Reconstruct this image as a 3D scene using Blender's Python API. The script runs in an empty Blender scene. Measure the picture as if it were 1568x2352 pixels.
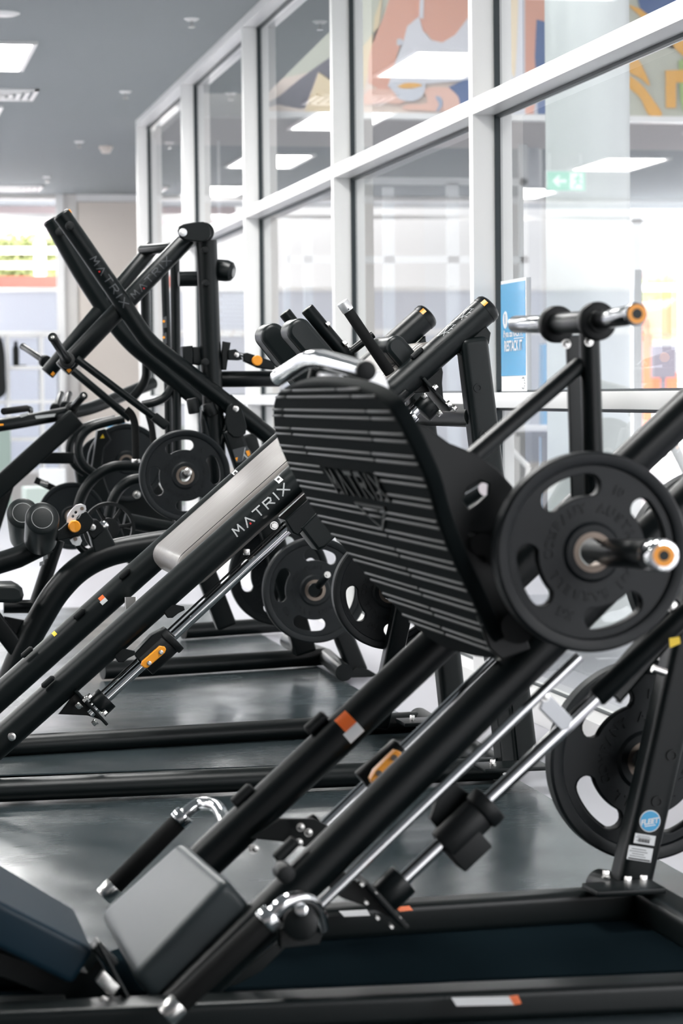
import bpy, bmesh, math, random
from mathutils import Vector, Matrix
random.seed(4)
sc = bpy.context.scene
COL = sc.collection
R = math.radians
# ------------------------------------------------------------------ camera
CAM = Vector((0, 0, 1.12))
YAW, PITCH, ROLL, FPX = R(11.52), R(2.79), R(0.6), 85 / 36 * 2352
_f0 = Vector((math.sin(YAW), math.cos(YAW), 0))
_r0 = Vector((math.cos(YAW), -math.sin(YAW), 0))
_f = _f0 * math.cos(PITCH) - Vector((0, 0, 1)) * math.sin(PITCH)
_u = _r0.cross(_f)
_r = _r0 * math.cos(ROLL) - _u * math.sin(ROLL)
_u2 = _u * math.cos(ROLL) + _r0 * math.sin(ROLL)
cd = bpy.data.cameras.new('camera')
cam = bpy.data.objects.new('camera', cd)
COL.objects.link(cam)
cam.matrix_world = Matrix(((_r.x, _u2.x, -_f.x, CAM.x), (_r.y, _u2.y, -_f.y, CAM.y), (_r.z, _u2.z, -_f.z, CAM.z), (0, 0, 0, 1)))
cd.sensor_fit = 'VERTICAL'; cd.sensor_height = 36; cd.sensor_width = 24; cd.lens = 85
cd.clip_end = 300
cd.dof.use_dof = True; cd.dof.focus_distance = 6.9; cd.dof.aperture_fstop = 5.0
sc.camera = cam
# ------------------------------------------------------------------ light
SKY_LOW, SKY_HIGH, LAMP = 1.0, 6.0, 20
w = bpy.data.worlds.new('sky'); sc.world = w; w.use_nodes = True
bg = w.node_tree.nodes['Background']
bg.inputs[0].default_value = (0.98, 0.98, 1.0, 1)
_nt = w.node_tree; _tc = _nt.nodes.new('ShaderNodeTexCoord'); _sx = _nt.nodes.new('ShaderNodeSeparateXYZ'); _mr = _nt.nodes.new('ShaderNodeMapRange')
_mr.inputs[1].default_value = 0.06; _mr.inputs[2].default_value = 0.45; _mr.inputs[3].default_value = SKY_LOW; _mr.inputs[4].default_value = SKY_HIGH
_nt.links.new(_tc.outputs['Generated'], _sx.inputs[0]); _nt.links.new(_sx.outputs['Z'], _mr.inputs[0]); _nt.links.new(_mr.outputs[0], bg.inputs[1])
sc.view_settings.view_transform = 'Standard'; sc.view_settings.look = 'None'
sc.view_settings.gamma = 1; sc.view_settings.use_curve_mapping = False
sc.view_settings.exposure = 0.90
sc.cycles.max_bounces = 8; sc.cycles.transparent_max_bounces = 16
sc.cycles.sample_clamp_indirect = 6

# ------------------------------------------------------------------ helpers
def ray(px, py):
    return (_f + _r * ((px - 784) / FPX) - _u2 * ((py - 1176) / FPX))

class Frame:                       # a machine's own axes: L = sideways (away from camera), X = along, Z = up
    def __init__(s, deg):
        a = R(deg)
        s.L = Vector((-math.sin(a), math.cos(a), 0)); s.X = Vector((math.cos(a), math.sin(a), 0)); s.deg = deg
    def p(s, px, py, q):
        d = ray(px, py); return CAM + d * (q / d.dot(s.L))
    def dpx(s, px, py, q, n):      # n pixels there, in metres
        return n / FPX * (s.p(px, py, q) - CAM).dot(_f)
FW = Frame(0)
def at_floor(px, py, z=0.0):
    d = ray(px, py); return CAM + d * ((z - CAM.z) / d.z)
def at_depth(px, py, Y):
    d = ray(px, py); return CAM + d * (Y / d.y)
def at_x(px, py, X):
    d = ray(px, py); return CAM + d * (X / d.x)
def at_plane(px, py, o, n):
    d = ray(px, py); return CAM + d * ((o - CAM).dot(n) / d.dot(n))

def spline(pts, n=6):
    pts = [Vector(p) for p in pts]
    if len(pts) < 3: return pts
    P = [pts[0] * 2 - pts[1]] + pts + [pts[-1] * 2 - pts[-2]]
    out = []
    for i in range(1, len(P) - 2):
        for k in range(n):
            t = k / n
            out.append(0.5 * ((2 * P[i]) + (P[i + 1] - P[i - 1]) * t + (2 * P[i - 1] - 5 * P[i] + 4 * P[i + 1] - P[i + 2]) * t * t + (-P[i - 1] + 3 * P[i] - 3 * P[i + 1] + P[i + 2]) * t ** 3))
    out.append(pts[-1]); return out

def curve_mesh(loops, ext, bev=0.0):
    c = bpy.data.curves.new('c', 'CURVE'); c.dimensions = '2D'; c.fill_mode = 'BOTH'
    c.extrude = max(ext - bev, 0.0001); c.bevel_depth = bev; c.bevel_resolution = 2; c.offset = -bev
    for lp in loops:
        s = c.splines.new('POLY'); s.points.add(len(lp) - 1)
        for i, (x, y) in enumerate(lp): s.points[i].co = (x, y, 0, 1)
        s.use_cyclic_u = True
    o = bpy.data.objects.new('c', c)
    m = bpy.data.meshes.new_from_object(o)
    bpy.data.objects.remove(o); bpy.data.curves.remove(c)
    return m
def text_mesh(txt, size, ext=0.0, bold=0.0):
    c = bpy.data.curves.new('t', 'FONT'); c.body = txt; c.size = size; c.extrude = ext; c.offset = bold
    c.align_x = 'CENTER'; c.align_y = 'CENTER'
    o = bpy.data.objects.new('t', c); m = bpy.data.meshes.new_from_object(o)
    bpy.data.objects.remove(o); bpy.data.curves.remove(c)
    return m

class MB:
    def __init__(s): s.bm = bmesh.new()
    def _merge(s, m, M):
        n = len(s.bm.verts); s.bm.from_mesh(m); s.bm.verts.ensure_lookup_table()
        for v in s.bm.verts[n:]: v.co = M @ v.co
        bpy.data.meshes.remove(m); return s
    def sweep(s, pts, r, n=24, caps=True, ry=None, up=None):
        bm = s.bm; pts = [Vector(p) for p in pts]
        rs = r if isinstance(r, (list, tuple)) else [r] * len(pts)
        t0 = (pts[1] - pts[0]).normalized()
        a = (up or Vector((0, 0, 1))); a = a - t0 * a.dot(t0)
        if a.length < 1e-4: a = Vector((1, 0, 0)) - t0 * t0.x
        a.normalize(); rings = []
        for i, p in enumerate(pts):
            t = (pts[min(i + 1, len(pts) - 1)] - pts[max(i - 1, 0)]).normalized()
            a = (a - t * a.dot(t)).normalized(); b = t.cross(a)
            k = (ry / rs[i]) if ry else 1.0
            rings.append([bm.verts.new(p + (a * math.cos(2 * math.pi * j / n) * k + b * math.sin(2 * math.pi * j / n)) * rs[i]) for j in range(n)])
        for A, B in zip(rings, rings[1:]):
            for j in range(n): bm.faces.new((A[j], A[(j + 1) % n], B[(j + 1) % n], B[j]))
        if caps: bm.faces.new(list(reversed(rings[0]))); bm.faces.new(rings[-1])
        return s
    def cyl(s, a, b, r, n=24, bev=0.0):
        a = Vector(a); b = Vector(b)
        if bev:
            d = (b - a).normalized()
            return s.sweep([a, a + d * bev * .3, a + d * bev, b - d * bev, b - d * bev * .3, b], [r - bev, r - bev * .35, r, r, r - bev * .35, r - bev], n)
        return s.sweep([a, b], r, n)
    def box(s, c, ax, ay, az, bev=0.0, seg=2):     # centre and three full-length edge vectors
        c = Vector(c); g = bmesh.ops.create_cube(s.bm, size=1.0)['verts']
        ax, ay, az = Vector(ax), Vector(ay), Vector(az)
        for v in g: v.co = c + ax * v.co.x + ay * v.co.y + az * v.co.z
        if bev:
            es = list({e for v in g for e in v.link_edges})
            bmesh.ops.bevel(s.bm, geom=es, offset=bev, segments=seg, profile=0.6, affect='EDGES')
        return s
    def aabox(s, x0, x1, y0, y1, z0, z1, bev=0.0):
        return s.box(((x0 + x1) / 2, (y0 + y1) / 2, (z0 + z1) / 2), (x1 - x0, 0, 0), (0, y1 - y0, 0), (0, 0, z1 - z0), bev)
    def beam(s, a, b, wd, ht, side, bev=0.004, seg=3):    # box beam from a to b; wd along `side`, ht across
        a = Vector(a); b = Vector(b); t = b - a; side = (side - t * side.dot(t) / t.length_squared).normalized()
        up = t.cross(side).normalized()
        return s.box((a + b) / 2, t, side * wd, up * ht, bev, seg)
    def plate(s, F, loops, q, th, bev=0.0015):     # traced outline standing in the plane q, thickness th along L
        o = F.p(784, 913, q)
        L2 = []
        for lp in loops:
            L2.append([((P - o).dot(F.X), P.z) for P in (F.p(x, y, q) for x, y in lp)])
        m = curve_mesh(L2, th / 2, bev)
        M = Matrix(((F.X.x, 0, F.L.x, o.x), (F.X.y, 0, F.L.y, o.y), (0, 1, 0, 0), (0, 0, 0, 1)))
        return s._merge(m, M)
    def lathe(s, prof, c, axis, n=48):             # prof: (radius, along axis), closed loop
        c = Vector(c); axis = axis.normalized(); a = axis.orthogonal().normalized(); b = axis.cross(a); rings = []
        for rr, h in prof:
            rings.append([s.bm.verts.new(c + axis * h + (a * math.cos(2 * math.pi * j / n) + b * math.sin(2 * math.pi * j / n)) * rr) for j in range(n)])
        for i in range(len(rings)):
            A, B = rings[i], rings[(i + 1) % len(rings)]
            for j in range(n): s.bm.faces.new((A[j], A[(j + 1) % n], B[(j + 1) % n], B[j]))
        return s
    def hexbolt(s, p, axis, r, h=None):
        p = Vector(p); axis = axis.normalized(); h = h or r * .8
        s.sweep([p, p + axis * h * .25], r * 1.25, 20); s.sweep([p + axis * h * .2, p + axis * h * .9, p + axis * h], [r, r, r * .85], 6)
        return s
    def quad(s, pts, th, n):                       # thin slab from 4 corners
        n = n.normalized() * th; a = [s.bm.verts.new(p) for p in pts]; b = [s.bm.verts.new(p + n) for p in pts]
        s.bm.faces.new(a[::-1]); s.bm.faces.new(b)
        for i in range(4): s.bm.faces.new((a[i], a[(i + 1) % 4], b[(i + 1) % 4], b[i]))
        return s

def finish(name, mb, mat, parent=None, root=None, label=None, smooth=True, ang=38):
    bm = mb.bm
    bmesh.ops.recalc_face_normals(bm, faces=bm.faces[:])
    base = Vector(root.location) if root else Vector((0, 0, 0))
    if base.length: bmesh.ops.translate(bm, verts=bm.verts[:], vec=-base)
    me = bpy.data.meshes.new(name); bm.to_mesh(me); bm.free()
    if mat: me.materials.append(mat)
    if smooth:
        me.shade_smooth(); me.set_sharp_from_angle(angle=R(ang))
    o = bpy.data.objects.new(name, me); COL.objects.link(o)
    if parent: o.parent = parent
    if label: o['label'] = label
    return o
class Thing:
    def __init__(s, name, label, cat, loc, group=None):
        s.o = bpy.data.objects.new(name, None); COL.objects.link(s.o); s.o.location = loc
        s.o.empty_display_size = .1; s.o['label'] = label; s.o['category'] = cat
        if group: s.o['group'] = group
    def add(s, name, mb, mat, label=None, parent=None, **k):
        return finish(name, mb, mat, parent or s.o, s.o, label, **k)
def single(name, mb, mat, label, cat, group=None, **k):
    bm = mb.bm; lo = Vector((min(v.co.x for v in bm.verts), min(v.co.y for v in bm.verts), min(v.co.z for v in bm.verts)))
    hi = Vector((max(v.co.x for v in bm.verts), max(v.co.y for v in bm.verts), max(v.co.z for v in bm.verts)))
    c = (lo + hi) / 2; c.z = lo.z
    bmesh.ops.translate(bm, verts=bm.verts[:], vec=-c)
    o = finish(name, mb, mat, **k); o.location = c
    o['label'] = label; o['category'] = cat
    if group: o['group'] = group
    return o
def struct(name, mb, mat, parent=None, **k):
    o = finish(name, mb, mat, parent, **k)
    if not parent: o['kind'] = 'structure'
    return o

# ------------------------------------------------------------------ materials
MATS = {}
def mat(name, col, rough=0.5, metal=0.0, spec=0.5, bump=0.0, bscale=400, var=0.0, vscale=6, emis=None, es=0, coat=0.0, aniso=None):
    m = bpy.data.materials.new(name); m.use_nodes = True; nt = m.node_tree; b = nt.nodes['Principled BSDF']
    b.inputs['Base Color'].default_value = (*col, 1); b.inputs['Roughness'].default_value = rough
    b.inputs['Metallic'].default_value = metal; b.inputs['Specular IOR Level'].default_value = spec
    b.inputs['Coat Weight'].default_value = coat
    tc = nt.nodes.new('ShaderNodeTexCoord')
    if var:
        n = nt.nodes.new('ShaderNodeTexNoise'); n.inputs['Scale'].default_value = vscale; n.inputs['Detail'].default_value = 5
        nt.links.new(tc.outputs['Object'], n.inputs['Vector'])
        mx = nt.nodes.new('ShaderNodeMix'); mx.data_type = 'RGBA'
        mx.inputs[6].default_value = (*[c * (1 - var) for c in col], 1); mx.inputs[7].default_value = (*[min(1, c * (1 + var)) for c in col], 1)
        nt.links.new(n.outputs['Fac'], mx.inputs[0]); nt.links.new(mx.outputs[2], b.inputs['Base Color'])
        mr = nt.nodes.new('ShaderNodeMapRange'); mr.inputs[3].default_value = max(0.02, rough * (1 - var * .5)); mr.inputs[4].default_value = min(1, rough * (1 + var * .5))
        nt.links.new(n.outputs['Fac'], mr.inputs[0]); nt.links.new(mr.outputs[0], b.inputs['Roughness'])
    if bump:
        n2 = nt.nodes.new('ShaderNodeTexNoise'); n2.inputs['Scale'].default_value = bscale; n2.inputs['Detail'].default_value = 2
        mp = nt.nodes.new('ShaderNodeMapping')
        if aniso: mp.inputs['Scale'].default_value = aniso
        nt.links.new(tc.outputs['Object'], mp.inputs['Vector']); nt.links.new(mp.outputs[0], n2.inputs['Vector'])
        bp = nt.nodes.new('ShaderNodeBump'); bp.inputs['Strength'].default_value = bump; bp.inputs['Distance'].default_value = 0.002
        nt.links.new(n2.outputs['Fac'], bp.inputs['Height']); nt.links.new(bp.outputs[0], b.inputs['Normal'])
    if emis:
        b.inputs['Emission Color'].default_value = (*emis, 1); b.inputs['Emission Strength'].default_value = es
    MATS[name] = m; return m
powder = mat('black_powder_coat', (.0022, .0042, .0046), .33, spec=.24, bump=.12, bscale=900)
powder2 = mat('charcoal_powder_coat', (.004, .0068, .0072), .35, spec=.28, bump=.12, bscale=900)
rubber = mat('black_rubber', (.004, .0055, .006), .5, spec=.28, bump=.15, bscale=300, var=.25, vscale=9)
plate_rubber = mat('plate_rubber', (.0055, .008, .0095), .42, spec=.26, bump=.2, bscale=120, var=.35, vscale=3)
vinyl = mat('dark_grey_vinyl', (.026, .036, .039), .42, spec=.36, bump=.06, bscale=500)
vinyl_blk = mat('black_vinyl', (.006, .0095, .010), .36, spec=.36, bump=.06, bscale=500)
vinyl_blue = mat('blue_black_vinyl', (.005, .020, .033), .45, spec=.28)
chrome = mat('chrome', (.82, .83, .84), .09, 1.0)
darkchrome = mat('dark_chrome', (.28, .29, .3), .16, 1.0)
steel = mat('bright_steel', (.7, .69, .67), .25, 1.0)
darksteel = mat('worn_hub_steel', (.22, .18, .15), .45, .8)
alu = mat('satin_aluminium', (.75, .76, .77), .35, .7)
orange = mat('orange_plastic', (.95, .36, .02), .35)
orange_s = mat('orange_sticker', (.9, .16, .02), .5)
red_s = mat('red_print', (.6, .02, .02), .5)
white_s = mat('white_sticker', (.75, .77, .78), .4)
yellow_s = mat('yellow_sticker', (.8, .55, .02), .4)
silverprint = mat('silver_print', (.5, .52, .52), .4, .3)
dimprint = mat('dim_grey_print', (.05, .055, .06), .5)
blackprint = mat('black_print', (.02, .02, .02), .6)
tread = mat('tread_rubber', (.006, .0085, .009), .7, spec=.04, bump=.15, bscale=300)
base_shade = mat('shade_black_panel', (.006, .011, .014), .9, spec=0.0)  # near-black colour standing in for the shade under the leg press
ribm = mat('tread_rib_rubber', (.028, .032, .032), .45, spec=.35)
foam = mat('foam_grip', (.004, .0045, .0045), .75, spec=.2, bump=.3, bscale=500)
white_al = mat('white_powder_aluminium', (.84, .84, .83), .3, spec=.5, var=.03, vscale=3)
white_wall = mat('painted_wall', (.70, .68, .65), .6, var=.03, vscale=2)
cream = mat('cream_panel', (.70, .64, .58), .55)
ceilm = mat('ceiling_paint', (.262, .288, .292), .75, var=.02, vscale=1)
gasket = mat('black_gasket', (.01, .02, .024), .4)
blue_s = mat('blue_print', (.02, .32, .62), .25, coat=.4)
green_s = mat('exit_green', (.02, .42, .26), .4, emis=(.02, .55, .33), es=.7)
white_e = mat('exit_white', (.8, .85, .8), .4, emis=(.8, 1, .85), es=.9)
lamp = mat('lamp_diffuser', (.9, .9, .9), .5, emis=(1, .99, .97), es=LAMP)

def sheen_vinyl():
    m = mat('brown_sheen_vinyl', (.17, .155, .145), .33, spec=.6)
    nt = m.node_tree; b = nt.nodes['Principled BSDF']; tc = nt.nodes['Texture Coordinate']
    mp = nt.nodes.new('ShaderNodeMapping'); mp.inputs['Rotation'].default_value = (0, R(-41), 0); mp.inputs['Scale'].default_value = (3, 260, 260)
    n = nt.nodes.new('ShaderNodeTexNoise'); n.inputs['Scale'].default_value = 1; n.inputs['Detail'].default_value = 4
    mp0 = nt.nodes.new('ShaderNodeMapping'); mp0.inputs['Rotation'].default_value = (0, R(41.5), 0)
    nt.links.new(tc.outputs['Object'], mp0.inputs[0])
    mp.inputs['Rotation'].default_value = (0, 0, 0)
    nt.links.new(mp0.outputs[0], mp.inputs[0]); nt.links.new(mp.outputs[0], n.inputs[0])
    cr = nt.nodes.new('ShaderNodeMapRange'); cr.inputs[1].default_value = .3; cr.inputs[2].default_value = .7; cr.inputs[3].default_value = .28; cr.inputs[4].default_value = .5
    nt.links.new(n.outputs[0], cr.inputs[0]); nt.links.new(cr.outputs[0], b.inputs['Roughness'])
    mx = nt.nodes.new('ShaderNodeMix'); mx.data_type = 'RGBA'; mx.inputs[6].default_value = (.12, .11, .105, 1); mx.inputs[7].default_value = (.26, .24, .22, 1)  # window reflection on the pad, put into the vinyl colour as brown-grey streaks
    nt.links.new(n.outputs[0], mx.inputs[0]); nt.links.new(mx.outputs[2], b.inputs['Base Color'])
    return m
satin = sheen_vinyl()

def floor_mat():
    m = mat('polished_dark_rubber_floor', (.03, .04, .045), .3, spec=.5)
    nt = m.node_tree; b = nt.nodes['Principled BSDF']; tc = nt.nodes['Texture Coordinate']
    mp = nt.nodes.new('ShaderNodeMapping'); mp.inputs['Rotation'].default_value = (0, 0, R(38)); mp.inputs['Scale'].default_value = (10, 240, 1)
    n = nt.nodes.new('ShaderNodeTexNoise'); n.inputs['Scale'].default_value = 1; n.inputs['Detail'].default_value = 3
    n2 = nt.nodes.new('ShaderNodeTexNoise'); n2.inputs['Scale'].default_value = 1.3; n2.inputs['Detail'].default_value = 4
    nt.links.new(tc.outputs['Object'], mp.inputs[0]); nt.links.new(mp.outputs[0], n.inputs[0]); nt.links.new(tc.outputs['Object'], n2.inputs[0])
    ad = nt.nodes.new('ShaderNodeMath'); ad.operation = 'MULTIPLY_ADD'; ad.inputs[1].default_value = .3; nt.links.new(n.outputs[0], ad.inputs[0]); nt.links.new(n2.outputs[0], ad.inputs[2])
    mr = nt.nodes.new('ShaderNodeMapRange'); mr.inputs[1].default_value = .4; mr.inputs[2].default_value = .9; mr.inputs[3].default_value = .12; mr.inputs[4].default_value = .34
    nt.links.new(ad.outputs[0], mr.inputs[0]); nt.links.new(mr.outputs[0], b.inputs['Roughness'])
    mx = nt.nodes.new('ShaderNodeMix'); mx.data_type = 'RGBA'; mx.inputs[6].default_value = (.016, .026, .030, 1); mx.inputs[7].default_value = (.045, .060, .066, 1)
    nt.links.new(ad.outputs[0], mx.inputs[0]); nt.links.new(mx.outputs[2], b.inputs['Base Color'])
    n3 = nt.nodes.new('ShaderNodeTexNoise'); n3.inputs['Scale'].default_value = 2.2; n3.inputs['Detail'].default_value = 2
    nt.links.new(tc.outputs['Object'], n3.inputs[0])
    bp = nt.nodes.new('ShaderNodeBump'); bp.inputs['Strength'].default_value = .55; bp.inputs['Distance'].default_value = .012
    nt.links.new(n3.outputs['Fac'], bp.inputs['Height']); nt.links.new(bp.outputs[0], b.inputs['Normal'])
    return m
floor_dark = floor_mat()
floor_light = mat('pale_grey_vinyl_floor', (.42, .42, .46), .3, spec=.5, var=.06, vscale=2)

def glass_mat(name, tint, ior=1.5, boost=1.0):
    m = bpy.data.materials.new(name); m.use_nodes = True; nt = m.node_tree
    for n in list(nt.nodes):
        if n.type != 'OUTPUT_MATERIAL': nt.nodes.remove(n)
    out = nt.nodes['Material Output']
    t = nt.nodes.new('ShaderNodeBsdfTransparent'); t.inputs[0].default_value = (*tint, 1)
    g = nt.nodes.new('ShaderNodeBsdfGlossy'); g.inputs['Roughness'].default_value = 0.0
    ge = nt.nodes.new('ShaderNodeNewGeometry'); dp = nt.nodes.new('ShaderNodeVectorMath'); dp.operation = 'DOT_PRODUCT'
    nt.links.new(ge.outputs['Normal'], dp.inputs[0]); nt.links.new(ge.outputs['Incoming'], dp.inputs[1])
    def mth(op, a, b_=None):
        n = nt.nodes.new('ShaderNodeMath'); n.operation = op
        for i, v in enumerate((a, b_)):
            if v is None: continue
            if isinstance(v, (int, float)): n.inputs[i].default_value = v
            else: nt.links.new(v, n.inputs[i])
        return n
    ab = mth('ABSOLUTE', dp.outputs['Value']); om = mth('SUBTRACT', 1.0, ab.outputs[0]); pw = mth('POWER', om.outputs[0], 5.0)
    r1 = mth('MULTIPLY', pw.outputs[0], .96); r2 = mth('ADD', r1.outputs[0], .04)          # one surface
    r3 = mth('MULTIPLY', r2.outputs[0], 2.0); r4 = mth('ADD', r2.outputs[0], 1.0); f = mth('DIVIDE', r3.outputs[0], r4.outputs[0])   # both surfaces
    mx = nt.nodes.new('ShaderNodeMixShader')
    nt.links.new(f.outputs[0], mx.inputs[0]); nt.links.new(t.outputs[0], mx.inputs[1]); nt.links.new(g.outputs[0], mx.inputs[2]); nt.links.new(mx.outputs[0], out.inputs[0])
    return m
glass = glass_mat('clear_glass', (.93, .96, .955))

# ================================================================== SETTING
GX, GL = 2.26, 2.35           # room face of the window wall, plane of its glass
CZ = 3.28
BAY, Y0 = 2.60, 8.72          # bay length, near edge of the post at the poster
struct('floor', MB().aabox(-9, 24, -5, 34, -.1, 0), floor_light)
gfl = MB(); gfl.aabox(-4.5, 1.87, 1.5, 12.8, .0, .006)
struct('trim_1', gfl, floor_dark)
struct('ceiling', MB().aabox(-9, GX + .12, -5, 27.6, CZ, CZ + .2).aabox(GX + .12, 20, 19.4, 27.6, CZ, CZ + .2), ceilm)
# window wall: posts, rails, glass
yposts = []
x0 = at_x(1080, 800, GX).y
xs = [1080 , 774, 567, 429, 319]
for x in xs: yposts.append(at_x(x, 800, GX).y)
bay = (yposts[-1] - yposts[0]) / 4
ylist = [yposts[0] - bay] + [yposts[0] + bay * k for k in range(5)]
PW = .055
for k, y in enumerate(ylist):
    mb = MB().aabox(GX, GL + .06, y - PW, y, 0, CZ, .003)
    struct('window_%d' % (k + 1), mb, white_al)
TZ0, TZ1 = 2.135, 2.195
for k in range(-1, 5):
    ya = (ylist[0] - bay) if k == -1 else ylist[k]
    yb = ylist[k + 1] - PW if k < 5 else 0
    if k == 5: break
    par = bpy.data.objects.get('window_%d' % (k + 2))
    g = MB()
    g.aabox(GX, GL + .05, ya, yb, TZ0, TZ1, .003)
    g.aabox(GX, GL + .05, ya, yb, 1.066, 1.12, .003)
    g.aabox(GX, GL + .05, ya, yb, CZ - .055, CZ, .003)
    g.aabox(GX, GL + .05, ya, yb, 0, .09, .003)
    struct('window_frame', g, white_al, par)
    gs = MB()
    for z0, z1 in ((.09, 1.066), (1.12, TZ0), (TZ1, CZ - .055)):
        gs.aabox(GL - .008, GL + .012, yb - .012, yb, z0, z1)
        gs.aabox(GL - .006, GL + .012, ya, yb, z1 - .012, z1)
        gs.aabox(GL, GL + .012, ya, yb, z0, z0 + .008)
    struct('gasket', gs, gasket, par)
    gm = MB()
    for z0, z1 in ((.09, 1.066), (1.12, TZ0), (TZ1, CZ - .055)):
        v = [gm.bm.verts.new(c) for c in ((GL + .006, ya, z0), (GL + .006, yb, z0), (GL + .006, yb, z1), (GL + .006, ya, z1))]
        gm.bm.faces.new(v)
    struct('pane', gm, glass, par)
YEND = ylist[-1]
# back wall of the gym
YB = 26.0
def bx(px, Y=YB): return at_depth(px, 800, Y).x
def bz(py, Y=YB, px=100): return at_depth(px, py, Y).z
wl = MB()
xl, xr = bx(137), bx(180)
wl.aabox(xl, xr, YB, YB + .15, 0, CZ)
wl.aabox(xr, GX + 6, YB + .03, YB + .15, 0, CZ)
wl.aabox(-9, xl, YB, YB + .15, bz(457), CZ)
wl.aabox(-9, xl, YB, YB + .15, 0, bz(1080))
struct('wall_back', wl, white_wall)
wf = MB().aabox(xr, GX + 6, YB - .02, YB + .03, bz(462), CZ)
wf.aabox(xl - .02, xl + .06, YB - .03, YB, 0, CZ)
struct('trim_2', wf, white_al)
struct('wall_panel', MB().aabox(xr + .02, GX + 4, YB, YB + .03, 0, bz(464)), cream)
bwn = MB()
bwn.aabox(-9, xl, YB + .04, YB + .1, bz(500), bz(490))
bwn.aabox(-9, xl, YB + .04, YB + .1, bz(670), bz(660))
bwn.aabox(-9, xl, YB + .04, YB + .1, bz(775), bz(760))
struct('window_7', bwn, white_al)
frost = mat('frosted_film', (.40, .43, .49), .5, spec=.3)
frost.node_tree.nodes['Principled BSDF'].inputs['Transmission Weight'].default_value = .6
struct('window_8', MB().aabox(-9, xl, YB + .06, YB + .07, bz(1080), bz(670)), frost)
# left side of the gym: piers between wide windows
struct('wall_left', MB().aabox(-9, -8.8, -5, 2.5, 0, CZ), white_wall)
for k in range(1, 6):
    struct('wall_left.%03d' % k, MB().aabox(-9, -8.8, 2.5 + k * 4.6, 2.9 + k * 4.6, 0, CZ), white_wall)
# street beyond the left windows
street = mat('street_paving', (.34, .34, .33), .8, var=.1, vscale=.5)
struct('ground_left', MB().aabox(-60, -9, -40, 80, -.16, -.1), street)
opp = MB().aabox(-27, -24, -40, 80, -.1, 7.5)
struct('wall_opposite', opp, mat('opposite_render', (.50, .47, .46), .8, var=.12, vscale=.4))
ob = MB()
for zz in (1.4, 4.2): ob.aabox(-23.99, -23.95, -38, 78, zz, zz + 1.3)
struct('trim_6', ob, mat('opposite_glazing', (.14, .16, .2), .25))

struct('trim_3', MB().aabox(-9, -8.8, -5, 26, CZ - .25, CZ), white_wall)
struct('trim_4', MB().aabox(-9, -8.8, -5, 26, 0, .9), white_wall)
# lobby beyond the glass
lob_ceil = mat('lobby_ceiling_paint', (.55, .50, .48), .7)
struct('ceiling_2', MB().aabox(GX + .12, 20, -5, 17.3, 5.6, 5.75), lob_ceil)
struct('wall_upper', MB().aabox(GX + .12, 20, 17.34, 17.5, 3.13, 5.6), white_wall)
# behind the viewer
nw = MB(); nw.aabox(-9, GX + .1, -5.2, -5, 0, CZ)
struct('wall_near', nw, white_wall)
# outside the back window and beyond the lobby

# ------------------------------------------------------------------ ceiling fittings
def ceiling_light(x, y, lab, grp='ceiling light panels'):
    t = Thing('ceiling_light', lab, 'light', (x, y, CZ), grp)
    f = MB(); z = CZ - .02
    for a in (((-.32, -.62), (.32, -.59)), ((-.32, .59), (.32, .62)), ((-.32, -.59), (-.29, .59)), ((.29, -.59), (.32, .59))):
        f.aabox(x + a[0][0], x + a[1][0], y + a[0][1], y + a[1][1], z, CZ)
    t.add('light_frame', f, white_al)
    t.add('light_diffuser', MB().aabox(x - .29, x + .29, y - .59, y + .59, CZ - .012, CZ - .002), lamp)
LY0 = 15.5
names = {0: 'nearest', 1: 'second', 2: 'third', 3: 'fourth', 4: 'farthest'}
for i, lx in enumerate((.86, -2.5, -5.8)):
    for k in range(-3, 4):
        yy = LY0 + 3.28 * k
        where = ['row nearest the window wall', 'middle row', 'row farthest from the window wall'][i]
        ceiling_light(lx, yy, 'white ceiling light panel, %s from the viewer in the %s' % (('closest', 'second', 'third', 'fourth', 'fifth', 'sixth', 'farthest')[k + 3], where))
def vent(px0, px1, py, lab):
    d = ray((px0 + px1) / 2, py); p = CAM + d * ((CZ - CAM.z) / d.z)
    t = Thing('air_vent', lab, 'vent', (p.x, p.y, CZ), 'ceiling air vents')
    m = MB()
    for k in range(5):
        s = .30 - k * .055
        for a, b, c, e in ((-s, s, -s, -s + .03), (-s, s, s - .03, s), (-s, -s + .03, -s, s), (s - .03, s, -s, s)):
            m.aabox(p.x + a, p.x + b, p.y + c, p.y + e, CZ - .015 - k * .002, CZ)
    t.add('louvre', m, white_al)
vent(-40, 10, 215, 'square white ceiling air vent just beyond the left ceiling light')
vent(0, 55, 431, 'square louvred ceiling air vent near the back wall')
def ceil_pt(px, py): d = ray(px, py); return CAM + d * ((CZ - CAM.z) / d.z)
for px, py, lab in ((440, 43, 'nearest white ceiling sprinkler in front of the window wall'), (288, 210, 'second white ceiling sprinkler left of the window posts'), (182, 325, 'small ceiling sprinkler left of the smoke detector'), (108, 406, 'farthest small ceiling sprinkler above the back wall')):
    p = ceil_pt(px, py); t = Thing('ceiling_sprinkler', lab, 'sprinkler', (p.x, p.y, CZ), 'ceiling sprinklers')
    t.add('rose', MB().sweep([p + Vector((0, 0, -.012)), p], [.03, .045], 24), white_al)
    t.add('nozzle', MB().sweep([p + Vector((0, 0, -.05)), p + Vector((0, 0, -.046)), p + Vector((0, 0, -.045)), p + Vector((0, 0, -.01))], [.022, .022, .009, .009], 16), steel)
p = ceil_pt(243, 336)
t = Thing('smoke_detector', 'round off-white smoke detector on the ceiling near the corner post', 'detector', (p.x, p.y, CZ))
t.add('detector_base', MB().sweep([p + Vector((0, 0, -.02)), p], [.06, .06], 24), cream)
t.add('detector_head', MB().sweep([p + Vector((0, 0, -.06)), p + Vector((0, 0, -.02))], [.035, .055], 24), cream)
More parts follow.
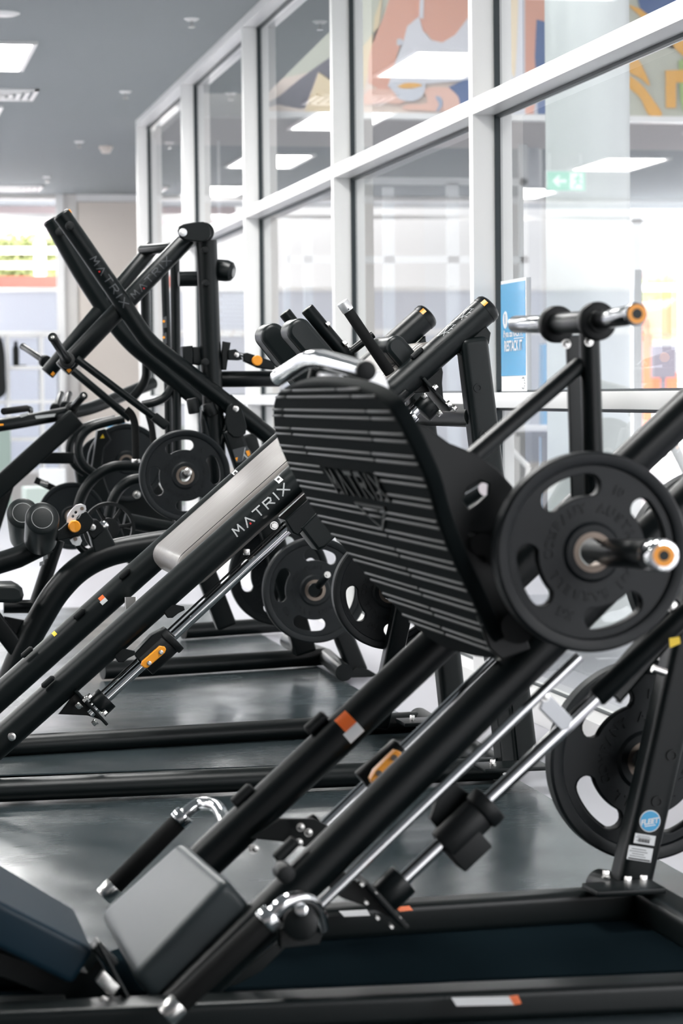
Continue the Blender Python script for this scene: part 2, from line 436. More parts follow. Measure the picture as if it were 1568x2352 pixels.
p = ceil_pt(5, 30)
t = Thing('ceiling_speaker', 'round white ceiling speaker at the top left corner', 'speaker', (p.x, p.y, CZ))
t.add('speaker_grille', MB().sweep([p + Vector((0, 0, -.012)), p + Vector((0, 0, -.004)), p], [.08, .1, .1], 32), white_al)

# ------------------------------------------------------------------ stroke lettering
GL_ = {'M': [[(0, 0), (0.12, 1), (.5, .35), (.88, 1), (1, 0)]], 'A': [[(0, 0), (.5, 1), (1, 0)]], 'T': [[(0, 1), (1, 1)], [(.5, .9), (.5, 0)]],
       'R': [[(0, 0), (0, 1), (.8, 1), (.95, .78), (.8, .52), (.15, .52)], [(.45, .5), (.95, 0)]], 'I': [[(.5, 0), (.5, 1)]], 'X': [[(0, 0), (1, 1)], [(0, 1), (1, 0)]]}
def stroke_word(word, h, th, spacing=.55, wid=1.1):
    """quads in 2-D; returns list of quads, and the spot of the dot under the A"""
    quads = []; x = 0; dot = None
    for ch in word:
        cw = .15 if ch == 'I' else wid
        for pl in GL_[ch]:
            for (a, b), (c, d) in zip(pl, pl[1:]):
                if ch == 'I': a = c = .07 / max(cw, .01)
                p = Vector((x + a * cw, b)) * h; q = Vector((x + c * cw, d)) * h
                t = (q - p).normalized(); n = Vector((-t.y, t.x)) * th / 2; p = p - t * th * .4; q = q + t * th * .4
                for k in range(4):
                    s0 = p.lerp(q, k / 4); s1 = p.lerp(q, (k + 1) / 4); quads.append((s0 - n, s1 - n, s1 + n, s0 + n))
        if ch == 'A': dot = Vector((x + .5 * cw, .12)) * h
        x += cw + spacing
    return quads, dot, (x - spacing) * h
def word_on_tube(thing, parent, a, d, r, h, col, ang, word='MATRIX', th=None, side=None, flip=False, dotmat=None):
    """letters wrapped on a tube: a = start point on the axis, d = axis direction, ang = angle of the baseline round the tube"""
    d = d.normalized(); th = th or h * .17
    quads, dot, L = stroke_word(word, h, th)
    up = Vector((0, 0, 1)); up = (up - d * up.dot(d)).normalized(); sd = side - d * side.dot(d); sd.normalize()
    def mp(v, off=.0012):
        phi = ang + (v.y - h / 2) / r
        return a + d * v.x + (sd * math.cos(phi) + up * math.sin(phi)) * (r + off)
    m = MB()
    for qd in quads:
        vs = [m.bm.verts.new(mp(v)) for v in qd]; m.bm.faces.new(vs)
    o = thing.add('lettering', m, col, parent=parent, smooth=False)
    if dot is not None:
        m = MB(); s = h * .12
        vs = [m.bm.verts.new(mp(dot + Vector(c), .0018)) for c in ((-s, -s), (s, -s), (s * .7, s), (-s * .7, s))]; m.bm.faces.new(vs)
        thing.add('red_dot', m, dotmat or red_s, parent=parent, smooth=False)
def sticker_on_tube(thing, parent, a, d, r, along, up0, up1, side, mt, name='sticker', off=.0012, lab=None):
    """patch on a tube: along=(s0,s1) metres on axis, up0..up1 angles"""
    d = d.normalized(); up = Vector((0, 0, 1)); up = (up - d * up.dot(d)).normalized(); sd = side - d * side.dot(d); sd.normalize(); m = MB()
    N = 6; prev = None
    for k in range(N + 1):
        phi = up0 + (up1 - up0) * k / N; e = (sd * math.cos(phi) + up * math.sin(phi)) * (r + off)
        cur = (m.bm.verts.new(a + d * along[0] + e), m.bm.verts.new(a + d * along[1] + e))
        if prev: m.bm.faces.new((prev[0], prev[1], cur[1], cur[0]))
        prev = cur
    return thing.add(name, m, mt, lab, parent=parent)

# ------------------------------------------------------------------ weight plates
def kidney(rc, hw, a0, a1, n=14):
    pts = []
    for k in range(n + 1): a = a0 + (a1 - a0) * k / n; pts.append(((rc + hw) * math.cos(a), (rc + hw) * math.sin(a)))
    for k in range(1, 8):
        b = math.pi * k / 8; pts.append((rc * math.cos(a1) + hw * math.cos(a1 + b), rc * math.sin(a1) + hw * math.sin(a1 + b)))
    for k in range(n + 1): a = a1 + (a0 - a1) * k / n; pts.append(((rc - hw * .9) * math.cos(a), (rc - hw * .9) * math.sin(a)))
    for k in range(1, 8):
        b = math.pi + math.pi * k / 8; pts.append((rc * math.cos(a0) + hw * math.cos(a0 + b), rc * math.sin(a0) + hw * math.sin(a0 + b)))
    return pts
def circle(r, n=72): return [(r * math.cos(2 * math.pi * k / n), r * math.sin(2 * math.pi * k / n)) for k in range(n)]
def circle_px(x, y, r, n=28): return [(x + r * math.cos(2 * math.pi * k / n), y + r * math.sin(2 * math.pi * k / n)) for k in range(n)]
def build_plate_meshes(T=.24, solid=False):
    """unit plate: face towards local -Y, radius 1, x right, z up"""
    M = Matrix(((1, 0, 0, 0), (0, 0, 1, 0), (0, 1, 0, 0), (0, 0, 0, 1)))
    m = MB()
    slots = [kidney(.665, .115, R(30 + 90 * k - 18), R(30 + 90 * k + 18)) for k in range(4)]
    if solid: slots = []
    m._merge(curve_mesh([circle(.88), circle(.19, 40)] + slots, T * .30, .012), M)
    m.lathe([(.86, -T * .30), (.875, -T * .44), (.91, -T * .5), (.975, -T * .5), (1.0, -T * .38), (1.0, T * .38), (.975, T * .5), (.91, T * .5), (.875, T * .44), (.86, T * .30)], Vector((0, 0, 0)), Vector((0, 1, 0)), 96)
    m.lathe([(.19, -T * .42), (.27, -T * .42), (.31, -T * .28), (.31, T * .28), (.27, T * .42), (.19, T * .42)], Vector((0, 0, 0)), Vector((0, 1, 0)), 64)
    bmesh.ops.recalc_face_normals(m.bm, faces=m.bm.faces[:])
    body = bpy.data.meshes.new('plate_disc'); m.bm.to_mesh(body); body.materials.append(plate_rubber); body.shade_smooth(); body.set_sharp_from_angle(angle=R(35))
    m = MB().lathe([(.14, -T * .44), (.2, -T * .44), (.2, T * .44), (.14, T * .44)], Vector((0, 0, 0)), Vector((0, 1, 0)), 48)
    bmesh.ops.recalc_face_normals(m.bm, faces=m.bm.faces[:])
    hub = bpy.data.meshes.new('hub_ring'); m.bm.to_mesh(hub); hub.materials.append(darksteel); hub.shade_smooth(); hub.set_sharp_from_angle(angle=R(35))
    m = MB(); word = 'AUSTRALIAN BARBELL COMPANY '
    for k, ch in enumerate(word):
        if ch == ' ': continue
        a = R(86 - k * 360 / len(word)); tm = text_mesh(ch, .13, .012, .004)
        P = Matrix.Translation((.44 * math.cos(a), -T * .30, .44 * math.sin(a))) @ Matrix.Rotation(-(a - math.pi / 2), 4, 'Y') @ Matrix.Rotation(math.pi / 2, 4, 'X')
        m._merge(tm, P)
    for k, s in enumerate(('10', 'KG')):
        a = R(75 + 180 * k); tm = text_mesh(s, .13, .012, .004)
        P = Matrix.Translation((.66 * math.cos(a), -T * .30, .66 * math.sin(a))) @ Matrix.Rotation(-(a - math.pi / 2), 4, 'Y') @ Matrix.Rotation(math.pi / 2, 4, 'X')
        m._merge(tm, P)
    txt = bpy.data.meshes.new('plate_lettering'); m.bm.to_mesh(txt); txt.materials.append(plate_rubber)
    return body, hub, txt
PB, PH, PT = build_plate_meshes()
PB2 = build_plate_meshes(solid=True)[0]
def weight_plate(F, px, py, q, r, lab, spin=0, group='rubber coated weight plates', thin=1.0, text=True):
    p = F.p(px, py, q) if not isinstance(px, Vector) else px
    root = bpy.data.objects.new('weight_plate', None); COL.objects.link(root)
    root['label'] = lab; root['category'] = 'weight plate'; root['group'] = group; root.empty_display_size = .3
    root.location = p; root.rotation_euler = (0, 0, R(F.deg)); root.scale = (r, r * thin, r)
    for nm, me in (('plate_disc', PB if text else PB2), ('hub_ring', PH)) + ((('plate_lettering', PT),) if text else ()):
        o = bpy.data.objects.new(nm, me); COL.objects.link(o); o.parent = root; o.rotation_euler = (0, R(spin), 0)
    return root

# ================================================================== NEAR LEG PRESS
F = Frame(1.43)
qn, qf, qc = 4.25, 4.72, 4.47
def P(x, y, q): return F.p(x, y, q)
base = at_floor(760, 2230); LP = Thing('leg_press_machine', 'black inclined leg press with a ribbed foot plate, nearest machine in the foreground', 'exercise machine', base)
up = Vector((0, 0, 1))
# rails of the sled
tb = LP.add('slide_tube', MB().sweep([P(350, 2365, qn), P(1760, 973, qn)], .0395, 40), powder, 'near slide tube carrying the padded seat side')
ta = LP.add('slide_tube', MB().sweep([P(415, 2029, qf), P(1760, 770, qf)], .0395, 40), powder, 'far slide tube with the orange and white warning sticker')
dn = (P(1760, 973, qn) - P(350, 2365, qn)).normalized(); df = (P(1760, 770, qf) - P(415, 2029, qf)).normalized()
aF = P(415, 2029, qf); sticker_on_tube(LP, ta, P(797, 1671, qf), df, .0395, (-.012, .018), R(6), R(58), -F.L, orange_s, 'warning_sticker')
sticker_on_tube(LP, ta, P(797, 1671, qf), df, .0395, (-.019, .0185), R(-30), R(8), -F.L, white_s, 'sticker_text')
# grommets and caps on tubes
for x, y, q, pr, d in ((728, 1664, qf, ta, df), (560, 1830, qf, ta, df), (660, 1955, qn, tb, dn)):
    c = P(x, y, q) + (up - d * up.dot(d)).normalized() * .004
    LP.add('tube_plug', MB().sweep([c - d * .026, c - d * .022, c + d * .022, c + d * .026], [.006, .012, .012, .006], 16), rubber, parent=pr)
c = P(645, 1997, 4.2); LP.add('knob', MB().cyl(c, c - F.L * .05, .0165, 24, .004), rubber, parent=tb)
c = P(580, 1950, 4.66); LP.add('tube_bolt', MB().hexbolt(c, -F.L, .008), steel, parent=ta)
# chrome guide rods
def rod(name, a, b, r, m, **k): return LP.add(name, MB().sweep([a, b], r, 32), m, **k)
rod('guide_rod', P(880, 2063, qn), P(1374, 1598, qn), .0135, chrome)
LP.add('guide_sleeve', MB().sweep([P(1368, 1604, qn), P(1372, 1600, qn), P(1790, 1207, qn)], [.017, .02, .02], 28), powder)
rod('lock_rod', P(736, 2078, 4.2), P(1330, 1508, 4.2), .0095, chrome)
rod('guide_rod', P(700, 1940, qf), P(1135, 1518, qf), .0125, chrome)
rod('cable', P(885, 2045, 4.24), P(1290, 1664, 4.24), .0035, rubber)
# strut between lock rod and guide rod
LP.add('link_plate', MB().plate(F, [[(1246, 1600), (1258, 1592), (1312, 1648), (1304, 1672), (1288, 1678), (1238, 1628)]], 4.24, .012), darkchrome)
LP.add('link_bolt', MB().hexbolt(P(1252, 1600, 4.2), -F.L, .007), steel)
# bearing housings
dr = (P(1374, 1598, qn) - P(880, 2063, qn)).normalized()
nrm = dr.cross(F.L).normalized()
a = P(1074, 1893, qn)
LP.add('bearing_housing', MB().cyl(a - dr * .062, a + dr * .03, .034, 32, .004).cyl(a + dr * .03, a + dr * .058, .039, 32, .004).box(a - dr * .03 + nrm * -.03, dr * .07, F.L * .06, nrm * .05, .004), rubber)
LP.add('housing_bracket', MB().plate(F, [[(1000, 1835), (1040, 1795), (1100, 1840), (1060, 1900), (1020, 1925), (985, 1880)]], 4.3, .02), powder)
# lower flange and boss on the near side
a = P(905, 2040, qn)
nb = LP.add('lower_bracket', MB().box(P(878, 2072, qn), dr * .01, F.L * .075, nrm * .115, .002).cyl(a - dr * .03, a + dr * .025, .032, 32, .003)
            .plate(F, [[(700, 1985), (730, 1960), (800, 2010), (840, 2040), (905, 2110), (850, 2085), (780, 2060)]], 4.3, .012), powder)
for x, y in ((832, 2028), (862, 2048), (868, 2105), (900, 2125), (918, 2105), (842, 2070)):
    LP.add('bracket_bolt', MB().hexbolt(P(x, y, 4.22), -dr, .0068), steel, parent=nb)
# far rod lower bracket and bolts, orange wear block
fb = LP.add('lower_bracket', MB().plate(F, [[(575, 1925), (640, 1880), (720, 1880), (760, 1900), (700, 1945), (640, 1932)]], 4.66, .012)
            .cyl(P(690, 1925, qf), P(735, 1888, qf), .024, 24, .002), powder)
for x, y in ((690, 1900), (708, 1912), (686, 1935), (585, 1950)): LP.add('bracket_bolt', MB().hexbolt(P(x, y, 4.62), -F.L, .0068), steel, parent=fb)
LP.add('far_bearing', MB().cyl(P(835, 1800, qf), P(925, 1722, qf), .03, 28, .003), rubber)
ow = LP.add('wear_block', MB().plate(F, [[(848, 1788), (858, 1768), (905, 1722), (918, 1726), (915, 1745), (868, 1792), (852, 1798)]], 4.66, .03, .003), orange)
for x, y in ((905, 1740), (870, 1776)): LP.add('block_bolt', MB().cyl(P(x, y, 4.65), P(x, y, 4.638), .006, 16), darksteel, parent=ow)
# side handles
def handle(q, foam0, foam1, cap, bend, name='side_handle'):
    d = (P(*foam1, q) - P(*foam0, q)).normalized()
    h = LP.add(name, MB().cyl(P(*foam0, q), P(*foam1, q), .0195, 32, .003), foam)
    e = P(*foam0, q)
    LP.add('handle_cap', MB().cyl(e - d * .032, e + d * .002, .0205, 32, .003), steel, parent=h)
    s = P(*foam1, q)
    LP.add('handle_collar', MB().cyl(s - d * .004, s + d * .018, .0225, 32, .002), chrome, parent=h)
    LP.add('handle_bend', MB().sweep(spline([P(x, y, qq) for x, y, qq in bend], 8), .0135, 28), chrome, parent=h)
handle(4.0, (412, 2305), (610, 2117), None, [(600, 2126, 4.0), (628, 2098, 4.0), (660, 2070, 4.0), (700, 2066, 4.03), (728, 2092, 4.08), (738, 2128, 4.14)])
handle(4.9, (262, 2035), (412, 1885), None, [(405, 1893, 4.9), (432, 1864, 4.9), (462, 1846, 4.9), (495, 1852, 4.86), (512, 1878, 4.8), (520, 1910, 4.75)])
LP.add('handle_lug', MB().cyl(P(690, 2120, 4.03), P(690, 2120, 4.2), .03, 28, .003).plate(F, [[(640, 2130), (700, 2095), (745, 2120), (730, 2165), (640, 2175)]], 4.15, .03), powder)
LP.add('lug_bolt', MB().cyl(P(692, 2090, 4.06), P(692, 2090, 4.0), .011, 24, .002), chrome)
# back pad on the tubes
def pad(T, name, A, B, C, D, thick, m, bev=.018, seg=5, parent=None, dirn=None, lab=None):
    """A far-low, B far-high, C near-high, D near-low (world points) = top face"""
    mb = MB(); n = (B - A).cross(D - A).normalized()
    if n.z < 0: n = -n
    if dirn: n = -dirn.normalized()
    vs = [mb.bm.verts.new(v) for v in (A, B, C, D)] + [mb.bm.verts.new(v - n * thick) for v in (A, B, C, D)]
    fs = [(0, 1, 2, 3), (7, 6, 5, 4), (0, 4, 5, 1), (1, 5, 6, 2), (2, 6, 7, 3), (3, 7, 4, 0)]
    for f in fs: mb.bm.faces.new([vs[i] for i in f])
    bmesh.ops.recalc_face_normals(mb.bm, faces=mb.bm.faces[:])
    bmesh.ops.bevel(mb.bm, geom=mb.bm.edges[:], offset=bev, segments=seg, profile=.6, affect='EDGES', clamp_overlap=True)
    return T.add(name, mb, m, lab, parent=parent, ang=60)
A, B, C, D = P(226, 2098, 4.68), P(416, 1928, 4.68), P(520, 2016, 4.25), P(302, 2246, 4.25)
pad(LP, 'back_pad', A, B, C, D, .085, vinyl, .024, lab='grey back pad')
# seat pad at the lower left
A, B, C, D = P(-160, 1890, 4.68), P(176, 2092, 4.68), P(218, 2182, 4.25), P(-140, 2000, 4.25)
pad(LP, 'seat_pad', A, B, C, D, .075, vinyl_blue, .014, lab='blue black seat pad')
LP.add('seat_frame', MB().plate(F, [[(-60, 2150), (60, 2190), (190, 2215), (215, 2185), (250, 2240), (300, 2345), (170, 2345), (110, 2270), (0, 2225), (-60, 2215)]], 4.4, .14), powder)
LP.add('hinge_plate', MB().beam(P(222, 2158, 4.22), P(322, 2345, 4.22), .05, .008, F.L), powder2)
LP.add('hinge_plate', MB().beam(P(216, 2168, 4.3), P(262, 2215, 4.3), .04, .02, F.L), powder2)
LP.add('hinge_block', MB().box(P(246, 2258, 4.2), F.X * .028 - up * .03, F.L * .02, F.X * .014 + up * .02, .002), steel)
LP.add('hinge_bolt', MB().hexbolt(P(238, 2302, 4.19), -F.L, .009, .014), steel)
# foot plate --------------------------------------------------
G1, G2 = P(847, 1150, qc), P(1025, 1456, qc)
S = (G1 - G2).normalized()                          # up the plate
N = S.cross(F.L).normalized()
if N.dot(CAM - G1) < 0: N = -N                       # facing the sitter and the viewer
def fp(x, y): return at_plane(x, y, G1, N)
outl = [(627, 948), (631, 915), (650, 893), (690, 880), (740, 877), (800, 884), (850, 900), (888, 925), (915, 962), (950, 1030), (985, 1110), (1008, 1190), (1040, 1275), (1085, 1370), (1122, 1450), (1142, 1500), (1118, 1512), (1040, 1495), (980, 1462), (915, 1400), (860, 1340), (800, 1270), (745, 1205), (700, 1135), (655, 1050), (632, 990)]
def fpl(x, y): v = fp(x, y) - G1; return (v.dot(F.L), v.dot(S))
def plate_world(m, M, thing, name, mt, **k):
    mb = MB(); mb._merge(m, M); return thing.add(name, mb, mt, **k)
MF = Matrix(((F.L.x, S.x, N.x, G1.x), (F.L.y, S.y, N.y, G1.y), (F.L.z, S.z, N.z, G1.z), (0, 0, 0, 1)))
MFb = MF @ Matrix.Translation((0, 0, -.012))
lp2 = [(v.x, v.y) for v in spline([Vector((*fpl(x, y), 0)) for x, y in outl + outl[:1]], 4)[:-1]]
fpo = plate_world(curve_mesh([lp2], .014, .006), MFb, LP, 'foot_plate', tread, label='large ribbed black foot plate')
def inside_span(v):
    xs_ = []
    for (x1, y1), (x2, y2) in zip(lp2, lp2[1:] + lp2[:1]):
        if (y1 - v) * (y2 - v) < 0: xs_.append(x1 + (x2 - x1) * (v - y1) / (y2 - y1))
    return (min(xs_), max(xs_)) if len(xs_) > 1 else None
def rib(v, a, b, r=.003):
    p0, p1 = G1 + S * v + F.L * a + N * .0022, G1 + S * v + F.L * b + N * .0022
    return MB().sweep([p0, p0 + (p1 - p0) * .02, p1 - (p1 - p0) * .02, p1], [r * .5, r, r, r * .5], 10)
vs_ = [fpl(700, 0)[1]] if 0 else None
ribv = []
for y in (915, 932, 945, 961, 988, 1003): pass
v0 = fpl(890, 944)[1]; v1 = fpl(1105, 1471)[1]
n_pairs = 12; step = (v0 - v1) / 11
k = 0
allribs = MB()
for k in range(-1, n_pairs):
    for dv in (0, -.0145):
        v = v0 - k * step + dv; sp = inside_span(v)
        if not sp: continue
        a, b = sp[0] + .012, sp[1] - .012
        # the pads split at the grooves; the emblem area between the two upper grooves stays bare
        g1 = .014
        gA = (b - .055) if k < 4 else None
        segs = [(a, b)]
        gx = max(0.0, min(1.0, (k - 0) / 6.0))
        gl = (1 - gx) * (b - .10); gr = (1 - gx) * (a + .17)
        if k <= 5:
            segs = [(a, gr - .006), (gr + .006, gl - .006), (gl + .006, b)]
            if k in (3, 4): segs = [(a, gr - .006 ), (gl + .02, b)]
        else: segs = [(a, -.006), (.006, b)]
        for (s0, s1) in segs:
            if s1 - s0 > .02:
                m = rib(v, s0, s1); tmp = bpy.data.meshes.new('t'); m.bm.to_mesh(tmp); m.bm.free(); allribs._merge(tmp, Matrix.Identity(4))
LP.add('tread_ribs', allribs, ribm, parent=fpo)
em = MB()
quads, dot, L_ = stroke_word('MATRIX', .05, .009)
vm = v0 - 3.55 * step
for qd in quads:
    lo = [G1 + S * (vm + v.y - .03) - F.L * (v.x - L_ / 2) + N * .003 for v in qd]
    em.quad(lo, .004, N)
em.quad([G1 + S * (vm - .05) + F.L * a + N * .002 for a in (-.12, .12)] + [G1 + S * (vm - .056) + F.L * .12 + N * .002, G1 + S * (vm - .056) - F.L * .12 + N * .002], .003, N)
em.quad([G1 + S * (vm - .05) - F.L * .12 + N * .002, G1 + S * (vm - .1) + N * .002, G1 + S * (vm - .108) + N * .002, G1 + S * (vm - .058) - F.L * .12 + N * .002], .003, N)
em.quad([G1 + S * (vm - .05) + F.L * .12 + N * .002, G1 + S * (vm - .1) + N * .002, G1 + S * (vm - .108) + N * .002, G1 + S * (vm - .058) + F.L * .12 + N * .002], .003, N)
LP.add('raised_lettering', em, powder2, parent=fpo, smooth=False)
# sled side plates behind the foot plate
hole1 = [(1095 + 32 * math.cos(a) , 1128 + 24 * math.sin(a)) for a in [2 * math.pi * k / 24 for k in range(24)]]
hole1 = [(1060, 1150), (1075, 1120), (1100, 1105), (1120, 1112), (1118, 1135), (1095, 1155), (1075, 1168)]
side_o = [(902, 958), (935, 962), (985, 985), (1030, 1018), (1090, 1042), (1140, 1078), (1176, 1118), (1172, 1150), (1140, 1195), (1132, 1250), (1150, 1330), (1200, 1430), (1215, 1490), (1150, 1515), (1122, 1490), (1085, 1390), (1040, 1290), (1000, 1180), (975, 1100), (935, 1020)]
LP.add('sled_side_plate', MB().plate(F, [side_o, hole1, [(1075, 1225), (1098, 1228), (1122, 1250), (1108, 1268), (1080, 1262)], [(1080, 1360), (1092, 1362), (1128, 1430), (1118, 1440)]], 4.12, .012, .003), powder)
LP.add('sled_side_plate', MB().plate(F, [side_o], 4.75, .012, .003), powder)
LP.add('sled_tube', MB().sweep([P(1040, 1168, 4.3), P(1112, 1124, 4.2)], .0125, 24), chrome)
LP.add('sled_cross_tube', MB().sweep([P(1150, 1265, 4.08), P(1150, 1265, 4.8)], .03, 28).sweep([P(1105, 1250, 4.1), P(1105, 1250, 4.75)], .02, 24), powder)
LP.add('sled_cross_tube', MB().sweep([P(1190, 1440, 4.05), P(1190, 1440, 4.8)], .03, 28), powder)
# post with loading horns
LP.add('sled_post', MB().sweep([P(1353, 765, 4.32), P(1366, 1180, 4.32)], .0195, 32), powder)
LP.add('sled_post', MB().beam(P(1318, 770, 4.5), P(1332, 1180, 4.5), .012, .034, F.L, .002), powder2)
LP.add('post_brace', MB().sweep([P(1330, 838, 4.33), P(1070, 1062, 4.2)], .0165, 32), powder)
hub = LP.add('horn_bar', MB().cyl(P(1272, 744, 4.47), P(1378, 738, 4.22), .021, 32, .002), powder)
for qa, xa, ya, xb, yb, qb, ring in ((4.24, 1370, 738, 1462, 721, 4.02, True), (4.46, 1278, 745, 1184, 745, 4.70, False)):
    a, b = P(xa, ya, qa), P(xb, yb, qb); d = (b - a).normalized()
    LP.add('horn_collar', MB().cyl(a - d * .012, a + d * .012, .036, 36, .005), rubber, parent=hub)
    LP.add('loading_horn', MB().cyl(a, b, .0175, 32, .002), darkchrome, parent=hub)
    if ring:
        LP.add('end_cap', MB().cyl(b - d * .016, b, .0205, 32, .003), darkchrome, parent=hub)
        LP.add('cap_ring', MB().cyl(b - d * .002, b + d * .002, .0172, 32), orange, parent=hub)
        LP.add('cap_centre', MB().cyl(b - d * .002, b + d * .003, .009, 24), powder2, parent=hub)
for x in (1300, 1352): LP.add('horn_bolt', MB().hexbolt(P(x, 790 - (x - 1300) * .1, 4.3), -F.L, .007), steel, parent=hub)
# low horn that carries the plate
a, b = P(1362, 1268, 4.1), P(1508, 1275, 3.66); d = (b - a).normalized()
lh = LP.add('loading_horn', MB().cyl(a, b, .024, 40, .002), powder)
b2 = P(1524, 1276, 3.63)
LP.add('end_cap', MB().cyl(b - d * .03, b2, .0262, 40, .004), chrome, parent=lh)
LP.add('cap_ring', MB().cyl(b2 - d * .002, b2 + d * .002, .0178, 40), orange, parent=lh)
LP.add('cap_centre', MB().cyl(b2 - d * .002, b2 + d * .003, .0085, 24), powder2, parent=lh)
# chrome grab bar over the foot plate
gb = LP.add('grab_bar', MB().sweep([P(640, 866, 4.74), P(655, 857, 4.71), P(700, 830, 4.58), P(716, 824, 4.53), P(738, 824, 4.47), P(760, 829, 4.41), P(838, 851, 4.14)], .0172, 32), chrome, 'chrome grab bar')
e = P(838, 851, 4.14); d = (e - P(760, 829, 4.41)).normalized()
LP.add('end_cap', MB().cyl(e - d * .004, e + d * .012, .0178, 32, .002), rubber, parent=gb)
LP.add('grab_bracket', MB().plate(F, [[(833, 868), (858, 862), (868, 850), (884, 868), (893, 895), (890, 918), (880, 925), (862, 912), (842, 893)]], 4.16, .008), alu, 'bright fan shaped bracket', parent=gb)
LP.add('grab_bracket', MB().sweep([P(732, 862, 4.5), P(782, 872, 4.36)], .0085, 20), alu, parent=gb)
LP.add('grab_stem', MB().sweep([P(725, 850, 4.5), P(715, 890, 4.5)], .012, 20), powder)
LP.add('grab_stem', MB().sweep([P(812, 860, 4.25), P(815, 895, 4.25)], .012, 20), powder)
# base frame
def fl(x, y, z=.045): return at_floor(x, y, z)
LP.add('base_rail', MB().beam(fl(-100, 2352, .035), fl(1800, 2268, .035), .085, .055, F.L, .015, 4), powder2, 'near base rail')
J = fl(1462, 2072)
LP.add('base_rail', MB().beam(fl(560, 2131), J, .07, .07, F.L, .018, 4), powder2, 'far base rail')
LP.add('base_cross_tube', MB().beam(J + F.X * .02 + F.L * .03, fl(1462, 2072) - F.L * .95 + F.X * .02, .08, .07, F.X, .018, 4), powder2)
m = MB(); a = P(1352, 2024, 5.0); b = P(1480, 2050, 4.88)
LP.add('foot_tube', MB().cyl(fl(1372, 2030, .05), fl(1470, 2060, .05), .034, 32, .004), powder)
LP.add('foot_flange', MB().box(fl(1432, 2040, .092), F.X * .15, F.L * .1, up * .012, .003), powder)
for x, y in ((1442, 2012), (1478, 2010), (1392, 1998)):
    LP.add('flange_bolt', MB().hexbolt(fl(x, y + 18, .09), up, .008, .016), steel)
LP.add('base_gusset', MB().plate(F, [[(500, 2270), (560, 2225), (645, 2155), (660, 2170), (600, 2230), (540, 2262)]], 4.3, .01), powder2)
LP.add('base_shade_panel', MB().quad([at_floor(-80, 2300, .012), at_floor(1640, 2232, .012), at_floor(1450, 2092, .012), at_floor(380, 2150, .012)], .006, up), base_shade, smooth=False)  # added dark sheet that deepens the shade between the base rails
LP.add('front_step', MB().beam(fl(-120, 2330, .03), fl(150, 2322, .03), .05, .05, F.L, .006), ribm)
LP.add('front_cross_rail', MB().beam(fl(-120, 2232, .05), fl(95, 2228, .05), .05, .06, F.L, .012), powder2)
# rear upright with stickers
q = 4.86
u0, u1 = P(1446, 2030, q), P(1640, 1180, q)
ur = LP.add('rear_upright', MB().beam(u0, u1, .075, .078, F.L, .02, 5), powder)
face = q - .0375
for x, y in ((1542, 1735), (1508, 1841)):
    c = P(x, y, face); LP.add('grommet', MB().lathe([(.008, -.004), (.0125, -.004), (.0125, .004), (.008, .004)], c, F.L, 28).cyl(c - F.L * .001, c + F.L * .004, .009, 20), rubber, parent=ur)
def disc(T, x, y, q, r, m, name, parent, off=0.0): 
    c = P(x, y, q) - F.L * off; return T.add(name, MB().cyl(c, c - F.L * .0008, r, 40), m, parent=parent)
fs = face - .0005
st = disc(LP, 1492, 1886, fs, .0235, white_s, 'round_sticker', ur)
disc(LP, 1492, 1886, fs, .0215, blue_s, 'sticker_face', st, .001)
def flat_text(T, txt, x, y, q, size, m, parent, ang=0, shear=0, name='sticker_lettering', off=.0022, sx=1.0):
    tm = text_mesh(txt, size, 0, .0006)
    c = P(x, y, q) - F.L * off
    M = Matrix(((F.X.x, 0, -F.L.x, c.x), (F.X.y, 0, -F.L.y, c.y), (0, 1, 0, c.z), (0, 0, 0, 1))) @ Matrix.Rotation(R(ang), 4, 'Z') @ Matrix(((sx, shear, 0, 0), (0, 1, 0, 0), (0, 0, 1, 0), (0, 0, 0, 1)))
    mb = MB(); mb._merge(tm, M); return T.add(name, mb, m, parent=parent, smooth=False)
flat_text(LP, 'FLEET', 1491, 1887, fs, .0155, white_s, st, 6, .25)
mb = MB(); c = P(1492, 1896, fs) - F.L * .002; mb.box(c, F.X * .024 + up * .002, F.L * .0004, up * .002); LP.add('underline', mb, white_s, parent=st)
for (cx, cy, w_, h_) in ((1480, 1928, .047, .021), (1469, 1961, .055, .03)):
    c = P(cx, cy, fs); tx = (F.X - up * .2).normalized(); ty = (up + F.X * .2).normalized()
    s_ = LP.add('label', MB().box(c - F.L * .0004, tx * w_, F.L * .0008, ty * h_), white_s, parent=ur)
    lb = MB()
    for k in range(4):
        ww = (.6, .75, .5, .66)[k]; lb.box(c - F.L * .0012 + ty * h_ * (.3 - k * .17) - tx * w_ * .08, tx * w_ * ww, F.L * .0003, ty * h_ * .045)
    LP.add('label_print', lb, dimprint, parent=s_)
    if h_ < .025:
        lb = MB()
        for k in range(12): lb.box(c - F.L * .0014 + tx * (-.014 + k * .0022) - ty * .003, tx * (.0012 if k % 3 else .0006), F.L * .0003, ty * .008)
        LP.add('barcode', lb, blackprint, parent=s_)
    else: LP.add('label_bar', MB().box(c - F.L * .0014 - ty * .012, tx * .05, F.L * .0003, ty * .003), blackprint, parent=s_)
# yellow sign on the sled link, dark link arm, bolts
LP.add('sled_arm', MB().beam(P(1568, 1395, 4.3), P(1400, 1590, 4.3), .02, .05, F.L, .004), powder)
LP.add('arm_bolt', MB().hexbolt(P(1545, 1395, 4.26), -F.L, .009), steel)
LP.add('arm_bolt', MB().hexbolt(P(1431, 1563, 4.24), -F.L, .006), steel)
LP.add('warning_label', MB().plate(F, [[(1536, 1466), (1560, 1462), (1562, 1478), (1538, 1488)]], 4.2, .001, 0), yellow_s)
LP.add('stop_bolt', MB().cyl(P(1498, 1535, 4.5), P(1528, 1545, 4.5), .008, 16), steel)
